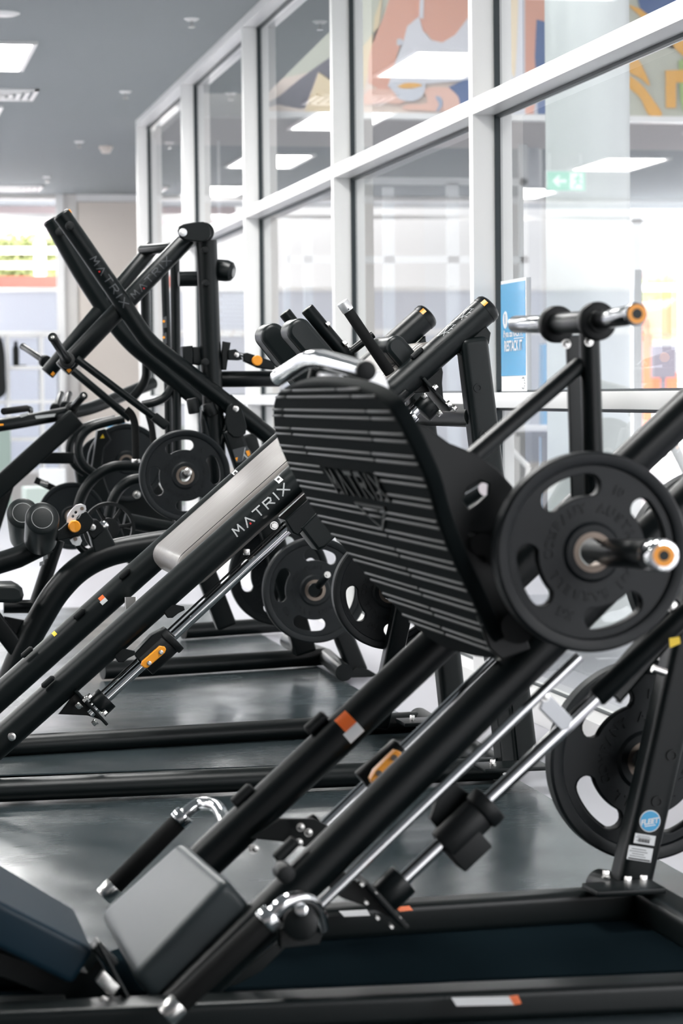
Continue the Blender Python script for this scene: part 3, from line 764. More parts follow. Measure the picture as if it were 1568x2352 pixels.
# rail sticker on the near base rail, small ones on the far one
def rail_sticker(x0, x1, y0, y1, z, m, name, dy=-3):
    pts = [at_floor(x0, y1, z), at_floor(x1, y1 + dy, z), at_floor(x1 - 8, y0 + dy, z), at_floor(x0 - 12, y0, z)]
    return LP.add(name, MB().quad(pts, .0006, up), m, smooth=False)
rail_sticker(1048, 1180, 2292, 2311, .0628, white_s, 'rail_sticker')
rail_sticker(1180, 1197, 2289, 2308, .0630, orange_s, 'rail_sticker_band')
rail_sticker(790, 850, 2093, 2106, .0805, white_s, 'rail_sticker')
rail_sticker(918, 948, 2084, 2094, .0808, orange_s, 'rail_sticker_band')
# plates of the near machine
weight_plate(F, 1354, 1267, 3.985, .174, 'large black rubber weight plate loaded on the near side of the leg press sled', 10)
for k in range(3):
    weight_plate(F, 1478 , 1745, 5.02 + k * .054, .222, 'big dark weight plate %s in the stack stored low behind the rear upright' % ['nearest', 'middle', 'rearmost'][k], -9, 'plates stored low on the near machine', .9)
for k in range(2):
    weight_plate(F, 1655, 1300, 5.02 + k * .054, .222, 'weight plate with bright rim cut by the right edge, %s of the pair' % ['nearer', 'farther'][k], 50, 'plates stored high on the near machine', .9)
LP.add('storage_horn', MB().cyl(P(1478, 1745, 4.9), P(1478, 1745, 5.25), .024, 24), powder)
LP.add('storage_horn', MB().cyl(P(1655, 1300, 4.9), P(1655, 1300, 5.2), .024, 24), powder)

# ================================================================== SECOND MACHINE: HACK SQUAT
F = Frame(0.52)
def P(x, y, q): return F.p(x, y, q)
qn, qf = 6.7, 7.4
HS = Thing('hack_squat_machine', 'black hack squat machine with long satin back pad, in focus behind the leg press', 'exercise machine', at_floor(600, 1720))
TR = .0405
a0, a1 = P(-260, 1934, qn), P(1112, 714, qn); b0, b1 = P(-220, 1795, qf), P(972, 732, qf)
dn, df = (a1 - a0).normalized(), (b1 - b0).normalized()
tn = HS.add('slide_tube', MB().sweep([a0, a1], TR, 48), powder2, 'near slide tube with large grey lettering')
tf = HS.add('slide_tube', MB().sweep([b0, b1], TR, 48), powder2, 'far slide tube')
for t_, e, d in ((tn, a1, dn), (tf, b1, df)):
    HS.add('tube_cap', MB().sweep([e - d * .002, e + d * .014, e + d * .022, e + d * .026], [TR + .0012, TR + .0012, TR - .004, TR - .012], 48), powder, parent=t_)
    sticker_on_tube(HS, t_, e, d, TR + .0012, (-.001, .0145), R(22), R(44), -F.L, orange, 'orange_tab', .001)
    sticker_on_tube(HS, t_, e, d, TR, (-.0025, -.001), R(-90), R(150), -F.L, blackprint, 'cap_seam', .0012)
up = Vector((0, 0, 1))
# word on the near tube
s0 = P(536, 1222, qn - TR); ax0 = a0 + dn * ((s0 - a0).dot(dn))
word_on_tube(HS, tn, ax0, dn, TR, .0235, silverprint, R(8), side=-F.L, th=.0042)
# skeleton figure print near the top
fig = MB(); rnd = random.Random(3)
upn = (up - dn * up.dot(dn)).normalized()
def on_tube(s, phi, off=.0014): return a1 + dn * s + (-F.L * math.cos(phi) + upn * math.sin(phi)) * (TR + off)
def tube_line(p, q_, wdt=.0012):
    for k in range(4):
        s0_, f0 = p[0] + (q_[0] - p[0]) * k / 4, p[1] + (q_[1] - p[1]) * k / 4; s1_, f1 = p[0] + (q_[0] - p[0]) * (k + 1) / 4, p[1] + (q_[1] - p[1]) * (k + 1) / 4
        dx, dy = s1_ - s0_, (f1 - f0) * TR; l = math.hypot(dx, dy) or 1; nx, ny = -dy / l * wdt / 2, dx / l * wdt / 2 / TR
        fig.bm.faces.new([fig.bm.verts.new(on_tube(*c)) for c in ((s0_ - nx, f0 - ny), (s1_ - nx, f1 - ny), (s1_ + nx, f1 + ny), (s0_ + nx, f0 + ny))])
for o in (-.075, -.145):
    for l in (((0, .75), (.03, 1.3)), ((.03, 1.3), (.045, .9)), ((.005, .95), (.048, 1.25)), ((0, 1.1), (.02, .8)), ((.02, .8), (.045, .85)), ((-.012, 1.15), (.05, 1.45)), ((.012, .8), (.018, .65)), ((.028, .85), (.034, .7)), ((.042, .9), (.048, .78)), ((-.012, 1.15), (.012, .85))):
        tube_line((l[0][0] + o, l[0][1]), (l[1][0] + o, l[1][1]))
HS.add('line_print', fig, silverprint, parent=tn, smooth=False)
sticker_on_tube(HS, tn, a1, dn, TR, (-.185, -.155), R(30), R(75), -F.L, powder, 'small_label', .001)
# raised slots (bumpers) on tubes
for x, y, q, t_, d in ((286, 1318, qf, tf, df), (182, 1410, qf, tf, df), (62, 1498, qf, tf, df), (923, 908, qn, tn, dn), (1000, 800, qf, tf, df), (957, 812, qn + .02, tn, dn), (110, 1566, qn, tn, dn)):
    c = P(x, y, q - TR * .97); 
    HS.add('bumper', MB().sweep([c - d * .022, c - d * .017, c + d * .017, c + d * .022], [.003, .0085, .0085, .003], 14), rubber, parent=t_)
for (x, y, c1) in ((226, 1358, orange_s), (221, 1364, white_s)):
    pass
s = P(223, 1363, qf - TR); ax = b0 + df * (s - b0).dot(df)
sticker_on_tube(HS, tf, ax, df, TR, (-.008, .010), R(24), R(42), -F.L, orange_s, 'warning_sticker')
sticker_on_tube(HS, tf, ax, df, TR, (-.012, .010), R(6), R(24), -F.L, white_s, 'sticker_text')
s = P(120, 1450, qf - TR); ax = b0 + df * (s - b0).dot(df)
sticker_on_tube(HS, tf, ax, df, TR, (-.006, .006), R(45), R(75), -F.L, yellow_s, 'yellow_sticker')
for x, y, q, t_, d, o_ in ((640, 1099, qn, tn, dn, a0), (540, 1084, qf, tf, df, b0)):
    s = P(x, y, q - TR); ax = o_ + d * (s - o_).dot(d)
    lbm = sticker_on_tube(HS, t_, ax, d, TR, (-.0085, .0085), R(38), R(75), -F.L, white_s, 'scale_label')
    sticker_on_tube(HS, t_, ax, d, TR, (-.004, .004), R(50), R(62), -F.L, blackprint, 'scale_digit', .0022)
c = P(27, 1692, qn - TR); HS.add('tube_bolt', MB().cyl(c + F.L * .01, c - F.L * .004, .012, 28, .002).cyl(c, c - F.L * .008, .0065, 6), steel, parent=tn)
# guide rod with lower and upper brackets
r0, r1 = P(205, 1640, qn), P(965, 932, qn); dr = (r1 - r0).normalized(); nr = dr.cross(F.L).normalized()
if nr.z < 0: nr = -nr
HS.add('guide_rod', MB().sweep([r0, r1], .0148, 40), chrome)
HS.add('cable', MB().sweep([r0 + nr * .022, r1 + nr * .022], .0032, 12), rubber)
def bracket(px0, py0, px1, py1, boss0, boss1, fin, bolts, nm, sgn):
    p0, p1 = P(px0, py0, qn), P(px1, py1, qn)
    b = HS.add(nm, MB().box((p0 + p1) / 2, (p1 - p0), F.L * .1, dr * .009, .0015).cyl(P(*boss0, qn), P(*boss1, qn), .035, 36, .002), powder)
    HS.add('bracket_fin', MB().plate(F, [fin], qn, .012, .002), powder, parent=b)
    for x, y in bolts:
        HS.add('bracket_bolt', MB().hexbolt(P(x, y, qn - .045), dr * sgn, .0075, .012), steel, parent=b)
bracket(170, 1582, 242, 1660, (222, 1625), (246, 1602), [(133, 1640), (140, 1632), (175, 1585), (235, 1655), (222, 1650), (200, 1643)], ((186, 1618), (198, 1604)), 'lower_bracket', -1)
for x, y in ((201, 1604), (184, 1617), (236, 1641), (221, 1656)):
    HS.add('bracket_bolt', MB().hexbolt(P(x, y, qn - .052), dr * (1 if x in (201, 236) else -1), .0078, .014), steel)
bracket(962, 868, 1026, 942, (968, 948), (990, 925), [(915, 905), (975, 868), (1012, 838), (1016, 855), (1014, 880), (1016, 905), (1018, 925), (985, 900)], ((1040, 940),), 'upper_bracket', 1)
for x, y, s_ in ((978, 907, -1), (995, 893, 1), (1012, 946, -1), (1026, 931, 1)):
    HS.add('bracket_bolt', MB().hexbolt(P(x, y, qn - .052), dr * s_, .0078, .014), steel)
HS.add('rod_collar', MB().cyl(P(936, 965, qn), P(950, 951, qn), .021, 32, .002).cyl(P(925, 975, qn), P(938, 963, qn), .0185, 32, .002), chrome)
# bearing block with orange stop
bb = HS.add('bearing_block', MB().cyl(P(330, 1528, qn), P(392, 1470, qn), .037, 40, .003).cyl(P(386, 1476, qn), P(398, 1464, qn), .043, 40, .003), rubber)
HS.add('bearing_mount', MB().plate(F, [[(305, 1500), (345, 1458), (378, 1440), (400, 1460), (360, 1500), (325, 1530)]], qn, .05, .003), powder, parent=bb)
ob = HS.add('wear_block', MB().plate(F, [[(323, 1527), (326, 1518), (366, 1483), (378, 1485), (381, 1491), (378, 1499), (338, 1534), (331, 1534)]], qn - .045, .014, .003), orange, parent=bb)
for x, y in ((369, 1498), (342, 1523)):
    c = P(x, y, qn - .052); HS.add('block_bolt', MB().cyl(c, c - F.L * .005, .0068, 24, .001).cyl(c - F.L * .004, c - F.L * .006, .0035, 6), steel)
for x, y in ((400, 1403), (287, 1505)):
    HS.add('stop_tab', MB().plate(F, [[(x - 24, y + 4), (x - 22, y - 8), (x - 6, y - 16), (x + 22, y - 10), (x + 24, y - 2), (x + 8, y + 6), (x - 4, y + 16), (x - 16, y + 16)]], qn - .02, .012, .002), powder)
# carriage boxes under the tube
q1 = qn - .01
HS.add('carriage_housing', MB().plate(F, [[(646, 1192), (722, 1122), (742, 1140), (748, 1152), (676, 1228), (664, 1222)]], q1, .11, .004), powder)
HS.add('carriage_box', MB().plate(F, [[(682, 1210), (742, 1150), (770, 1165), (782, 1212), (738, 1256), (722, 1262)]], q1 - .01, .10, .008), powder2)
HS.add('roller', MB().cyl(P(772, 1185, q1 - .07), P(772, 1185, q1 + .05), .038, 32, .006).cyl(P(772, 1185, q1 - .08), P(772, 1185, q1 - .06), .026, 28, .003), rubber)
c = P(629, 1207, q1 - .03); HS.add('carriage_bolt', MB().hexbolt(c, -F.L, .0095, .014), steel)
c = P(566, 1268, q1); HS.add('small_bracket', MB().box(c, F.X * .016, F.L * .02, up * .018, .003), steel)
HS.add('cross_link', MB().beam(P(300, 1385, qf - .02), P(300, 1385, qf - .2), .03, .03, F.X, .003), steel)
# long back pad
pq0, pq1 = qn + .06, qf - .09
A, B, C, D = P(347, 1258, pq1), P(905, 762, pq1), P(963, 790, pq0), P(400, 1290, pq0)
mb = MB(); S2 = (B - A).normalized(); n2 = S2.cross(F.L).normalized(); n2 = n2 if n2.z > 0 else -n2
ctr = (A + B + C + D) / 4
def rounded_pad(T, name, ctr, S_, Lv, Nn, ln, wd, th, rad, mt, label=None, seam=None, **k):
    """pad with rounded ends; S_ length axis, Lv width axis, Nn thickness axis"""
    pts = []; h = ln / 2; t = th / 2; rr = min(rad, t * .98)
    for cx_, cy_, a_ in ((h - rr, t - rr, 0), (-h + rr, t - rr, 90), (-h + rr, -t + rr, 180), (h - rr, -t + rr, 270)):
        for j in range(9): an = R(a_ + j * 90 / 8); pts.append((cx_ + rr * math.cos(an), cy_ + rr * math.sin(an)))
    m = curve_mesh([pts], wd / 2, min(.012, wd * .2))
    M = Matrix(((S_.x, Nn.x, Lv.x, ctr.x), (S_.y, Nn.y, Lv.y, ctr.y), (S_.z, Nn.z, Lv.z, ctr.z), (0, 0, 0, 1)))
    mb = MB(); mb._merge(m, M); o = T.add(name, mb, mt, label, **k)
    if seam:
        for sg in (-1, 1):
            path = []
            for x_, y_ in [(p_[0] * (1 - .002 / h), p_[1]) for p_ in pts] + [pts[0]]:
                path.append(ctr + S_ * x_ + Nn * y_ + Lv * sg * (wd / 2 - seam))
            T.add('piping', MB().sweep(path, .0017, 8), vinyl_blk, parent=o)
    return o
ln = (P(932, 800, pq0) - P(368, 1300, pq0)).length
W = (pq1 - pq0)
tcen = (P(353, 1262, pq1) + P(900, 778, pq1) + P(955, 800, pq0) + P(402, 1292, pq0)) / 4
pd = rounded_pad(HS, 'back_pad', tcen - n2 * .045, S2, F.L, n2, (P(925, 775, 7.0) - P(350, 1282, 7.0)).length, W, .10, .045, satin, 'long back pad with brown window sheen painted on its face', seam=.018)
# head end of the pad (stitched dark vinyl)
hd0 = P(898, 812, qn + .2)
rounded_pad(HS, 'head_pad', P(902, 812, qn + .16), n2, F.L, S2, .11, .24, .062, .03, vinyl_blk, 'short rounded head pad', seam=.02)
# shoulder pads with bars
ds = (P(745, 835, 7.0) - P(640, 715, 7.0)).normalized()
dsn = ds.cross(F.L).normalized()
for (x0_, y0_, x1_, y1_, q, who) in ((612, 762, 700, 872, 7.2, 'far'), (672, 752, 770, 866, 6.93, 'near')):
    p0, p1 = P(x0_, y0_, q), P(x1_, y1_, q); s_ = (p1 - p0).normalized(); n_ = s_.cross(F.L).normalized()
    rounded_pad(HS, 'shoulder_pad', (p0 + p1) / 2 + s_ * .02, s_, F.L, n_, (p1 - p0).length + .08, .13, .072, .034, vinyl_blk, who + ' rounded shoulder pad', seam=.016)
sb1 = HS.add('shoulder_bar', MB().cyl(P(653, 717, 7.25), P(770, 868, 7.25), .0195, 32, .004), powder)
sb2 = HS.add('shoulder_bar', MB().cyl(P(704, 708, 6.95), P(822, 850, 6.95), .0205, 32, .004), powder)
for x, y in ((757, 741), (796, 785)):
    c = P(x, y, 6.93); nn = (P(x + 10, y - 8, 6.93) - c).normalized(); HS.add('bar_bolt', MB().hexbolt(c - nn * .012, nn, .0065, .012), steel, parent=sb2)
HS.add('cross_peg', MB().cyl(P(800, 812, 6.95), P(856, 768, 6.95), .012, 24).cyl(P(800, 812, 6.95), P(808, 806, 6.95), .016, 24, .002), powder)
g0, g1 = P(788, 697, 6.62), P(896, 858, 6.62); dg = (g1 - g0).normalized()
hg = HS.add('side_grip', MB().cyl(g0 + dg * .02, g1, .0155, 32, .002), foam)
HS.add('grip_cap', MB().cyl(g0 - dg * .006, g0 + dg * .026, .0172, 36, .003), alu, parent=hg)
c = g0 + dg * .02 - F.L * .0165; HS.add('cap_hole', MB().cyl(c, c - F.L * .001, .0022, 12), blackprint, parent=hg)
# uprights
un = HS.add('rear_upright', MB().beam(P(1082, 775, qn), P(1199, 1745, qn), .08, .082, F.L, .022, 6), powder2, 'near rear upright')
for x, y in ((1097, 891), (1110, 998), (1140, 1260)):
    c = P(x, y, qn - .04); HS.add('grommet', MB().lathe([(.0075, -.004), (.0125, -.004), (.0125, .004), (.0075, .004)], c, F.L, 28).cyl(c - F.L * .0008, c + F.L * .003, .008, 20), powder2, parent=un)
HS.add('weld_saddle', MB().plate(F, [[(1050, 812), (1062, 790), (1110, 748), (1122, 765), (1118, 790), (1070, 830)]], qn, .05, .004), powder2)
HS.add('weld_saddle', MB().plate(F, [[(935, 812), (972, 772), (974, 790), (968, 812), (950, 850), (938, 845)]], qf, .06, .004), powder2)
HS.add('rear_upright', MB().beam(P(950, 800, qf), P(1042, 1655, qf), .075, .08, F.L, .02, 5), powder2, 'far rear upright')
HS.add('cross_tube', MB().cyl(P(1092, 955, qn), P(1092, 955, qn) + F.L * (qf - qn), .034, 32), powder)
HS.add('cross_tube', MB().cyl(P(1120, 1250, qn), P(1120, 1250, qn) + F.L * (qf - qn), .034, 32), powder)
HS.add('storage_post', MB().beam(at_floor(868, 1668, .05), P(938, 1330, qf + .05), .06, .06, F.L, .012, 4), powder)
HS.add('storage_post', MB().beam(at_floor(1165, 1765, .05), P(1110, 1250, qn + .1), .05, .05, F.L, .012, 4), powder)
# base frame of the hack squat
def fl(x, y, z=.045): return at_floor(x, y, z)
HS.add('base_rail', MB().sweep([fl(-120, 1820), fl(1150, 1765)], .04, 28, ry=.033), powder2, 'near base rail')
HS.add('base_rail', MB().sweep([fl(-120, 1722), fl(955, 1657)], .04, 28, ry=.033), powder2, 'far base rail')
HS.add('base_cross_tube', MB().sweep([fl(962, 1650), fl(1150, 1768)], .036, 28), powder2)
for x, y in ((985, 1652), (1175, 1755)):
    c = fl(x, y + 5, .075)
    HS.add('foot_flange', MB().box(c, F.X * .19, F.L * .13, up * .012, .003), powder2)
    for dx in (-.055, .02):
        HS.add('flange_bolt', MB().hexbolt(c + F.X * dx + F.L * (.0 if dx < 0 else -.045) + up * .006, up, .008, .016), steel)
for x, y in ((964, 1662), (1152, 1777)): HS.add('rail_bolt', MB().hexbolt(fl(x, y), F.X, .008, .012), steel)
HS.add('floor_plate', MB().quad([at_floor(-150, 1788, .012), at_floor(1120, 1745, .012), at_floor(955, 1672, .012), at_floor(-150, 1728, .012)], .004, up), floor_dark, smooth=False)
for k in range(3):
    weight_plate(F, 893, 1358, 7.56 + k * .052, .187, 'dark weight plate %s in the stack with shiny rims behind the big foot plate' % ['nearest', 'middle', 'rearmost'][k], 12, 'stacked plates on the hack squat', .95)
HS.add('storage_horn', MB().cyl(P(893, 1358, 7.4), P(893, 1358, 7.75), .024, 24), powder)

# ================================================================== THIRD MACHINE: TALL LEVER ARM MACHINE
F = Frame(0.52)
qn, qf, qc = 9.15, 9.75, 9.45
LM = Thing('lever_press_machine', 'tall black plate loaded machine with two long bent lever arms crossing in front', 'exercise machine', at_floor(620, 1520))
up = Vector((0, 0, 1))
near = [(146, 499), (204, 582), (267, 674), (313, 745), (345, 787), (388, 822), (450, 870), (507, 915), (575, 968), (655, 1031)]
far = [(123, 512), (183, 618), (238, 704), (272, 752), (307, 791), (353, 830), (412, 881), (464, 926)]
for pts, q, rr, lb in ((near, qn, .0335, 'near bent lever arm with faint lettering'), (far, qf, .0375, 'far bent lever arm')):
    W_ = [P(x, y, q) for x, y in pts]
    arm = LM.add('lever_arm', MB().sweep(spline(W_, 6), rr, 36), powder, lb)
    d = (W_[0] - W_[1]).normalized(); e = W_[0]
    LM.add('arm_cap', MB().sweep([e - d * .002, e + d * .012, e + d * .018, e + d * .02], [rr + .001, rr + .001, rr - .004, rr - .012], 36), powder, parent=arm)
    sticker_on_tube(LM, arm, e, -d, rr + .001, (-.0125, .002), R(62), R(80), -F.L, orange, 'orange_tab')
    c = P(pts[0][0] + 14, pts[0][1] + 20, q - rr); LM.add('arm_plug', MB().cyl(c + F.L * .01, c - F.L * .012, .0165, 28, .003), rubber, parent=arm)
    if q == qn:
        LM.add('arm_sleeve', MB().sweep([P(516, 922, q), P(590, 980, q)], .036, 36), powder, parent=arm)
        s0 = P(211, 593, q - rr); a_, b_ = P(204, 582, q), P(267, 674, q); dd = (b_ - a_).normalized()
        word_on_tube(LM, arm, a_ + dd * (s0 - a_).dot(dd), dd, rr, .026, dimprint, R(0), side=-F.L, th=.0042)
# inclined frame tubes with the top joints
for (x0, y0, x1, y1, q, rr, lb) in ((432, 546, 143, 848, qn + .05, .034, 'near inclined tube'), (352, 566, 108, 858, qf, .03, 'far inclined tube')):
    t_ = LM.add('inclined_tube', MB().cyl(P(x0, y0, q), P(x1, y1, q), rr, 36, .003), powder, lb)
    d = (P(x1, y1, q) - P(x0, y0, q)).normalized()
    sticker_on_tube(LM, t_, P(x1, y1, q), -d, rr, (.005, .02), R(-50), R(-20), -F.L, orange, 'orange_tab')
    if q < 9.4:
        s0 = P(303, 680, q - rr); a_ = P(x1, y1, q); dd = -d
        word_on_tube(LM, t_, a_ + dd * (s0 - a_).dot(dd), dd, rr, .024, dimprint, R(0), side=-F.L, th=.004)
pl = LM.add('pivot_link', MB().plate(F, [[(408, 530), (411, 520), (420, 515), (445, 511), (466, 510), (476, 516), (482, 528), (483, 540), (477, 550), (464, 556), (446, 555), (424, 552), (412, 545)]], qn - .04, .03, .004), powder)
c = P(420, 534, qn - .056); LM.add('pivot_washer', MB().cyl(c, c - F.L * .004, .0155, 32, .001), alu, parent=pl)
LM.add('pivot_bolt', MB().cyl(c, c - F.L * .008, .007, 6), steel, parent=pl)
LM.add('pivot_barrel', MB().cyl(P(470, 533, qn - .02), P(470, 533, qn - .02) + F.L * .42, .037, 36, .004), powder, parent=pl)
LM.add('top_barrel', MB().cyl(P(326, 574, qf), P(412, 567, qf - .25), .021, 32, .003), powder)
LM.add('joint_lug', MB().plate(F, [[(364, 560), (390, 556), (422, 568), (424, 582), (412, 592), (380, 585), (366, 578)]], qf - .1, .04, .004), powder)
# posts
po = LM.add('main_post', MB().sweep([P(474, 552, qn + .02), P(482, 770, qn + .02), P(488, 905, qn + .02), P(500, 1150, qn + .02)], .0335, 32, ry=.04), powder, 'near upright post')
for x, y in ((470, 574), (472, 650), (469, 832)):
    c = P(x, y, qn - .018); LM.add('post_plug', MB().cyl(c + F.L * .01, c - F.L * .008, .0125, 24, .002), rubber, parent=po)
LM.add('main_post', MB().sweep([P(401, 585, qf), P(404, 800, qf), P(406, 1000, qf), P(408, 1260, qf)], .0195, 28), powder, 'slender upright post')
t2 = LM.add('main_post', MB().sweep([P(378, 620, qf + .35), P(384, 800, qf + .35), P(390, 1100, qf + .35)], .0175, 24), powder, 'rear upright post with small labels')
for y in (738, 775):
    LM.add('post_label', MB().plate(F, [[(373, y - 8), (382, y - 12), (383, y + 14), (374, y + 16)]], qf + .33, .001, 0), dimprint, parent=t2)
    LM.add('label_dot', MB().cyl(P(376, y, qf + .329), P(376, y, qf + .326), .005, 16), orange, parent=t2)
LM.add('cross_tube', MB().cyl(P(410, 641, qf - .1), P(470, 640, qf - .1), .03, 32), powder)
LM.add('roller_tube', MB().sweep([P(486, 619, qn + .1), P(520, 622, qn + .03), P(531, 624, qn + .02), P(537, 625, qn + .015)], [.041, .041, .036, .022], 36), powder2, 'thick round end tube')
LM.add('adjuster_block', MB().plate(F, [[(416, 796), (440, 794), (442, 838), (418, 838)]], qn + .05, .06, .006).plate(F, [[(440, 797), (466, 797), (466, 832), (456, 840), (440, 836)]], qn + .05, .045, .005), powder)
c = P(470, 832, qn - .02); LM.add('adjuster_plug', MB().cyl(c, c - F.L * .02, .014, 24, .002), rubber)
# curved grab tubes
LM.add('curved_tube', MB().sweep(spline([P(332, 650, qf + .1), P(334, 740, qf + .1), P(336, 835, qf + .1), P(334, 868, qf + .1), P(320, 895, qf + .1), P(300, 918, qf + .1)], 6), .0185, 24), powder)
LM.add('curved_tube', MB().sweep(spline([P(398, 870, qf), P(392, 892, qf), P(378, 912, qf), P(355, 924, qf), P(327, 930, qf)], 6), .0175, 24), powder)
# arm on the right with orange knob
ra = LM.add('side_arm', MB().cyl(P(500, 871, qn + .05), P(642, 870, qn + .05), .031, 36, .004), powder)
LM.add('side_stub', MB().plate(F, [[(511, 784), (529, 787), (524, 815), (519, 850), (508, 850), (507, 820)]], qn + .02, .03, .006), rubber)
LM.add('side_bracket', MB().plate(F, [[(524, 804), (540, 802), (549, 810), (556, 826), (545, 828), (524, 827)]], qn, .02, .003), powder)
c = P(543, 815, qn - .012); LM.add('bracket_bolt', MB().cyl(c, c - F.L * .006, .01, 28, .001), steel)
LM.add('side_link', MB().plate(F, [[(557, 812), (566, 810), (636, 833), (650, 845), (640, 852), (590, 845), (558, 830)]], qn, .03, .005), powder)
LM.add('link_pin', MB().cyl(P(548, 813, qn), P(562, 817, qn), .008, 20), chrome)
c = P(589, 828, qn - .015); LM.add('orange_knob', MB().sweep([c, c - F.L * .006, c - F.L * .018, c - F.L * .02], [.012, .0195, .0195, .017], 32), orange)
c = P(636, 843, qn - .015); LM.add('bracket_bolt', MB().cyl(c, c - F.L * .006, .011, 28, .001), steel)
# loading horns on the left end
def horn(T, x0, y0, x1, y1, q, q2, r_, rc, cap=False):
    a, b = P(x0, y0, q), P(x1, y1, q2); d = (b - a).normalized()
    h = T.add('loading_horn', MB().cyl(a, b, r_, 28, .002), powder)
    T.add('horn_collar', MB().cyl(b - d * .012, b + d * .014, rc, 32, .004), rubber, parent=h)
    T.add('horn_end', MB().cyl(a - d * .003, a + d * .006, r_ * 1.08, 28, .002).cyl(a - d * .005, a, .004, 6), powder, parent=h)
    T.add('end_bolt', MB().hexbolt(a - d * .003, -d, .006, .004), steel, parent=h)
horn(LM, 121, 775, 155, 828, qn - .32, qn - .02, .0165, .03)
horn(LM, 53, 796, 104, 830, qf + .35, qf + .1, .0135, .026)
# long lower links and handles
lk = LM.add('long_link', MB().cyl(P(176, 824, qn - .03), P(372, 972, qn - .03), .0145, 28, .002), powder)
LM.add('link_end', MB().beam(P(352, 955, qn - .03), P(383, 980, qn - .03), .035, .035, F.L, .006), powder, parent=lk)
LM.add('long_link', MB().cyl(P(166, 850, qf - .1), P(300, 962, qf - .1), .016, 28, .002), powder)
jh = LM.add('curved_handle', MB().sweep(spline([P(290, 940, qn), P(302, 952, qn), P(309, 972, qn), P(311, 1000, qn), P(312, 1056, qn)], 6), .014, 28), foam)
LM.add('handle_ring', MB().cyl(P(312, 1054, qn), P(312, 1063, qn), .016, 28, .002), steel, parent=jh)
LM.add('curved_handle', MB().sweep(spline([P(340, 950, qf), P(348, 980, qf), P(352, 1010, qf), P(354, 1060, qf)], 6), .013, 24), foam)
# pivot under the arm
pv = LM.add('pivot_cover', MB().plate(F, [[(519, 945), (522, 933), (532, 927), (545, 929), (554, 940), (560, 958), (566, 980), (563, 996), (550, 1005), (535, 1004), (522, 992), (517, 970)]], qn - .05, .02, .003), powder)
c = P(541, 939, qn - .062); LM.add('pivot_bolt', MB().cyl(c, c - F.L * .004, .012, 28, .001).cyl(c - F.L * .004, c - F.L * .008, .006, 6), steel, parent=pv)
LM.add('yoke', MB().plate(F, [[(462, 940), (470, 955), (480, 985), (484, 1010), (492, 1022), (504, 1000), (512, 975), (516, 955), (524, 960), (520, 1000), (508, 1030), (540, 1140), (510, 1160), (478, 1045), (462, 995), (459, 965)]], qn + .02, .06, .012), powder)
LM.add('yoke_roller', MB().cyl(P(440, 915, qn), P(446, 950, qn), .022, 28, .006).cyl(P(478, 925, qn), P(490, 955, qn), .024, 28, .006), rubber)
leg = LM.add('front_leg', MB().beam(P(530, 985, qn - .02), P(575, 1120, qn - .02), .06, .07, F.L, .01, 4), powder)
lbq = qn - .052
lb_ = LM.add('instruction_label', MB().plate(F, [[(534, 1033), (566, 1024), (577, 1038), (578, 1045), (552, 1062), (542, 1062)]], lbq, .001, 0), dimprint, parent=leg)
LM.add('label_patch', MB().plate(F, [[(540, 1052), (546, 1050), (544, 1060)], [(564, 1036), (572, 1034), (575, 1044), (569, 1049)]], lbq - .001, .001, 0), orange, parent=lb_)
LM.add('label_figure', MB().plate(F, [[(556, 1060), (562, 1028), (564, 1028), (561, 1042), (572, 1054), (570, 1056), (560, 1046)]], lbq - .0015, .001, 0), silverprint, parent=lb_)
# frame behind the plates, leg and foot at the right
LM.add('rear_leg', MB().beam(P(735, 1330, 9.35), P(822, 1545, 9.35), .075, .075, F.L, .014, 4), powder)
LM.add('rear_foot', MB().plate(F, [[(796, 1558), (798, 1540), (815, 1528), (840, 1535), (862, 1548), (862, 1566), (800, 1568)]], 9.35, .1, .006), powder)
def fl(x, y, z=.045): return at_floor(x, y, z)
LM.add('base_rail', MB().sweep([fl(235, 1540), fl(745, 1508)], .036, 28), powder, 'near base rail')
LM.add('base_rail', MB().sweep([fl(420, 1450), fl(655, 1434)], .036, 24), powder, 'far base rail')
LM.add('base_cross_tube', MB().sweep([fl(660, 1472), fl(700, 1490), fl(748, 1508), fl(790, 1545)], .034, 24), powder)
LM.add('centre_post', MB().beam(P(560, 1000, 9.5), P(700, 1500, 9.5), .07, .09, F.L, .012), powder)
LM.add('seat_post', MB().beam(P(420, 1180, 9.5), P(520, 1440, 9.5), .06, .08, F.L, .012), powder)
LM.add('lower_tube', MB().cyl(P(285, 1195, 9.5), P(440, 1225, 9.5), .03, 28), powder)
weight_plate(F, 424, 1092, 9.0, .172, 'black weight plate hanging at the centre of the lever machine', 20, 'plates on the lever machine', .9)
weight_plate(F, 722, 1355, 9.15, .205, 'black weight plate with worn edge stored low on the lever machine', 40, 'plates on the lever machine', .8)
weight_plate(F, 640, 1320, 9.6, .205, 'shadowed weight plate half hidden behind the low stored one', 30, 'plates on the lever machine', .8)
c = P(735, 1345, 9.05); c2 = P(750, 1322, 8.9)
LM.add('storage_horn', MB().cyl(P(722, 1355, 9.3), P(722, 1355, 9.05), .024, 28), powder)
LM.add('horn_grip', MB().cyl(P(728, 1350, 9.08), P(752, 1320, 8.93), .0145, 28, .003), powder)
LM.add('horn_end', MB().cyl(P(750, 1322, 8.94), P(752, 1320, 8.92), .0125, 28).cyl(P(750, 1322, 8.93), P(752, 1320, 8.91), .005, 6), steel)
a = P(424, 1092, 9.05)
LM.add('storage_horn', MB().cyl(a, P(430, 1085, 8.93), .0155, 28, .002), powder)
LM.add('horn_end', MB().cyl(P(430, 1085, 8.935), P(431, 1084, 8.915), .0165, 28, .003).cyl(P(431, 1084, 8.916), P(431, 1084, 8.912), .008, 5), steel)

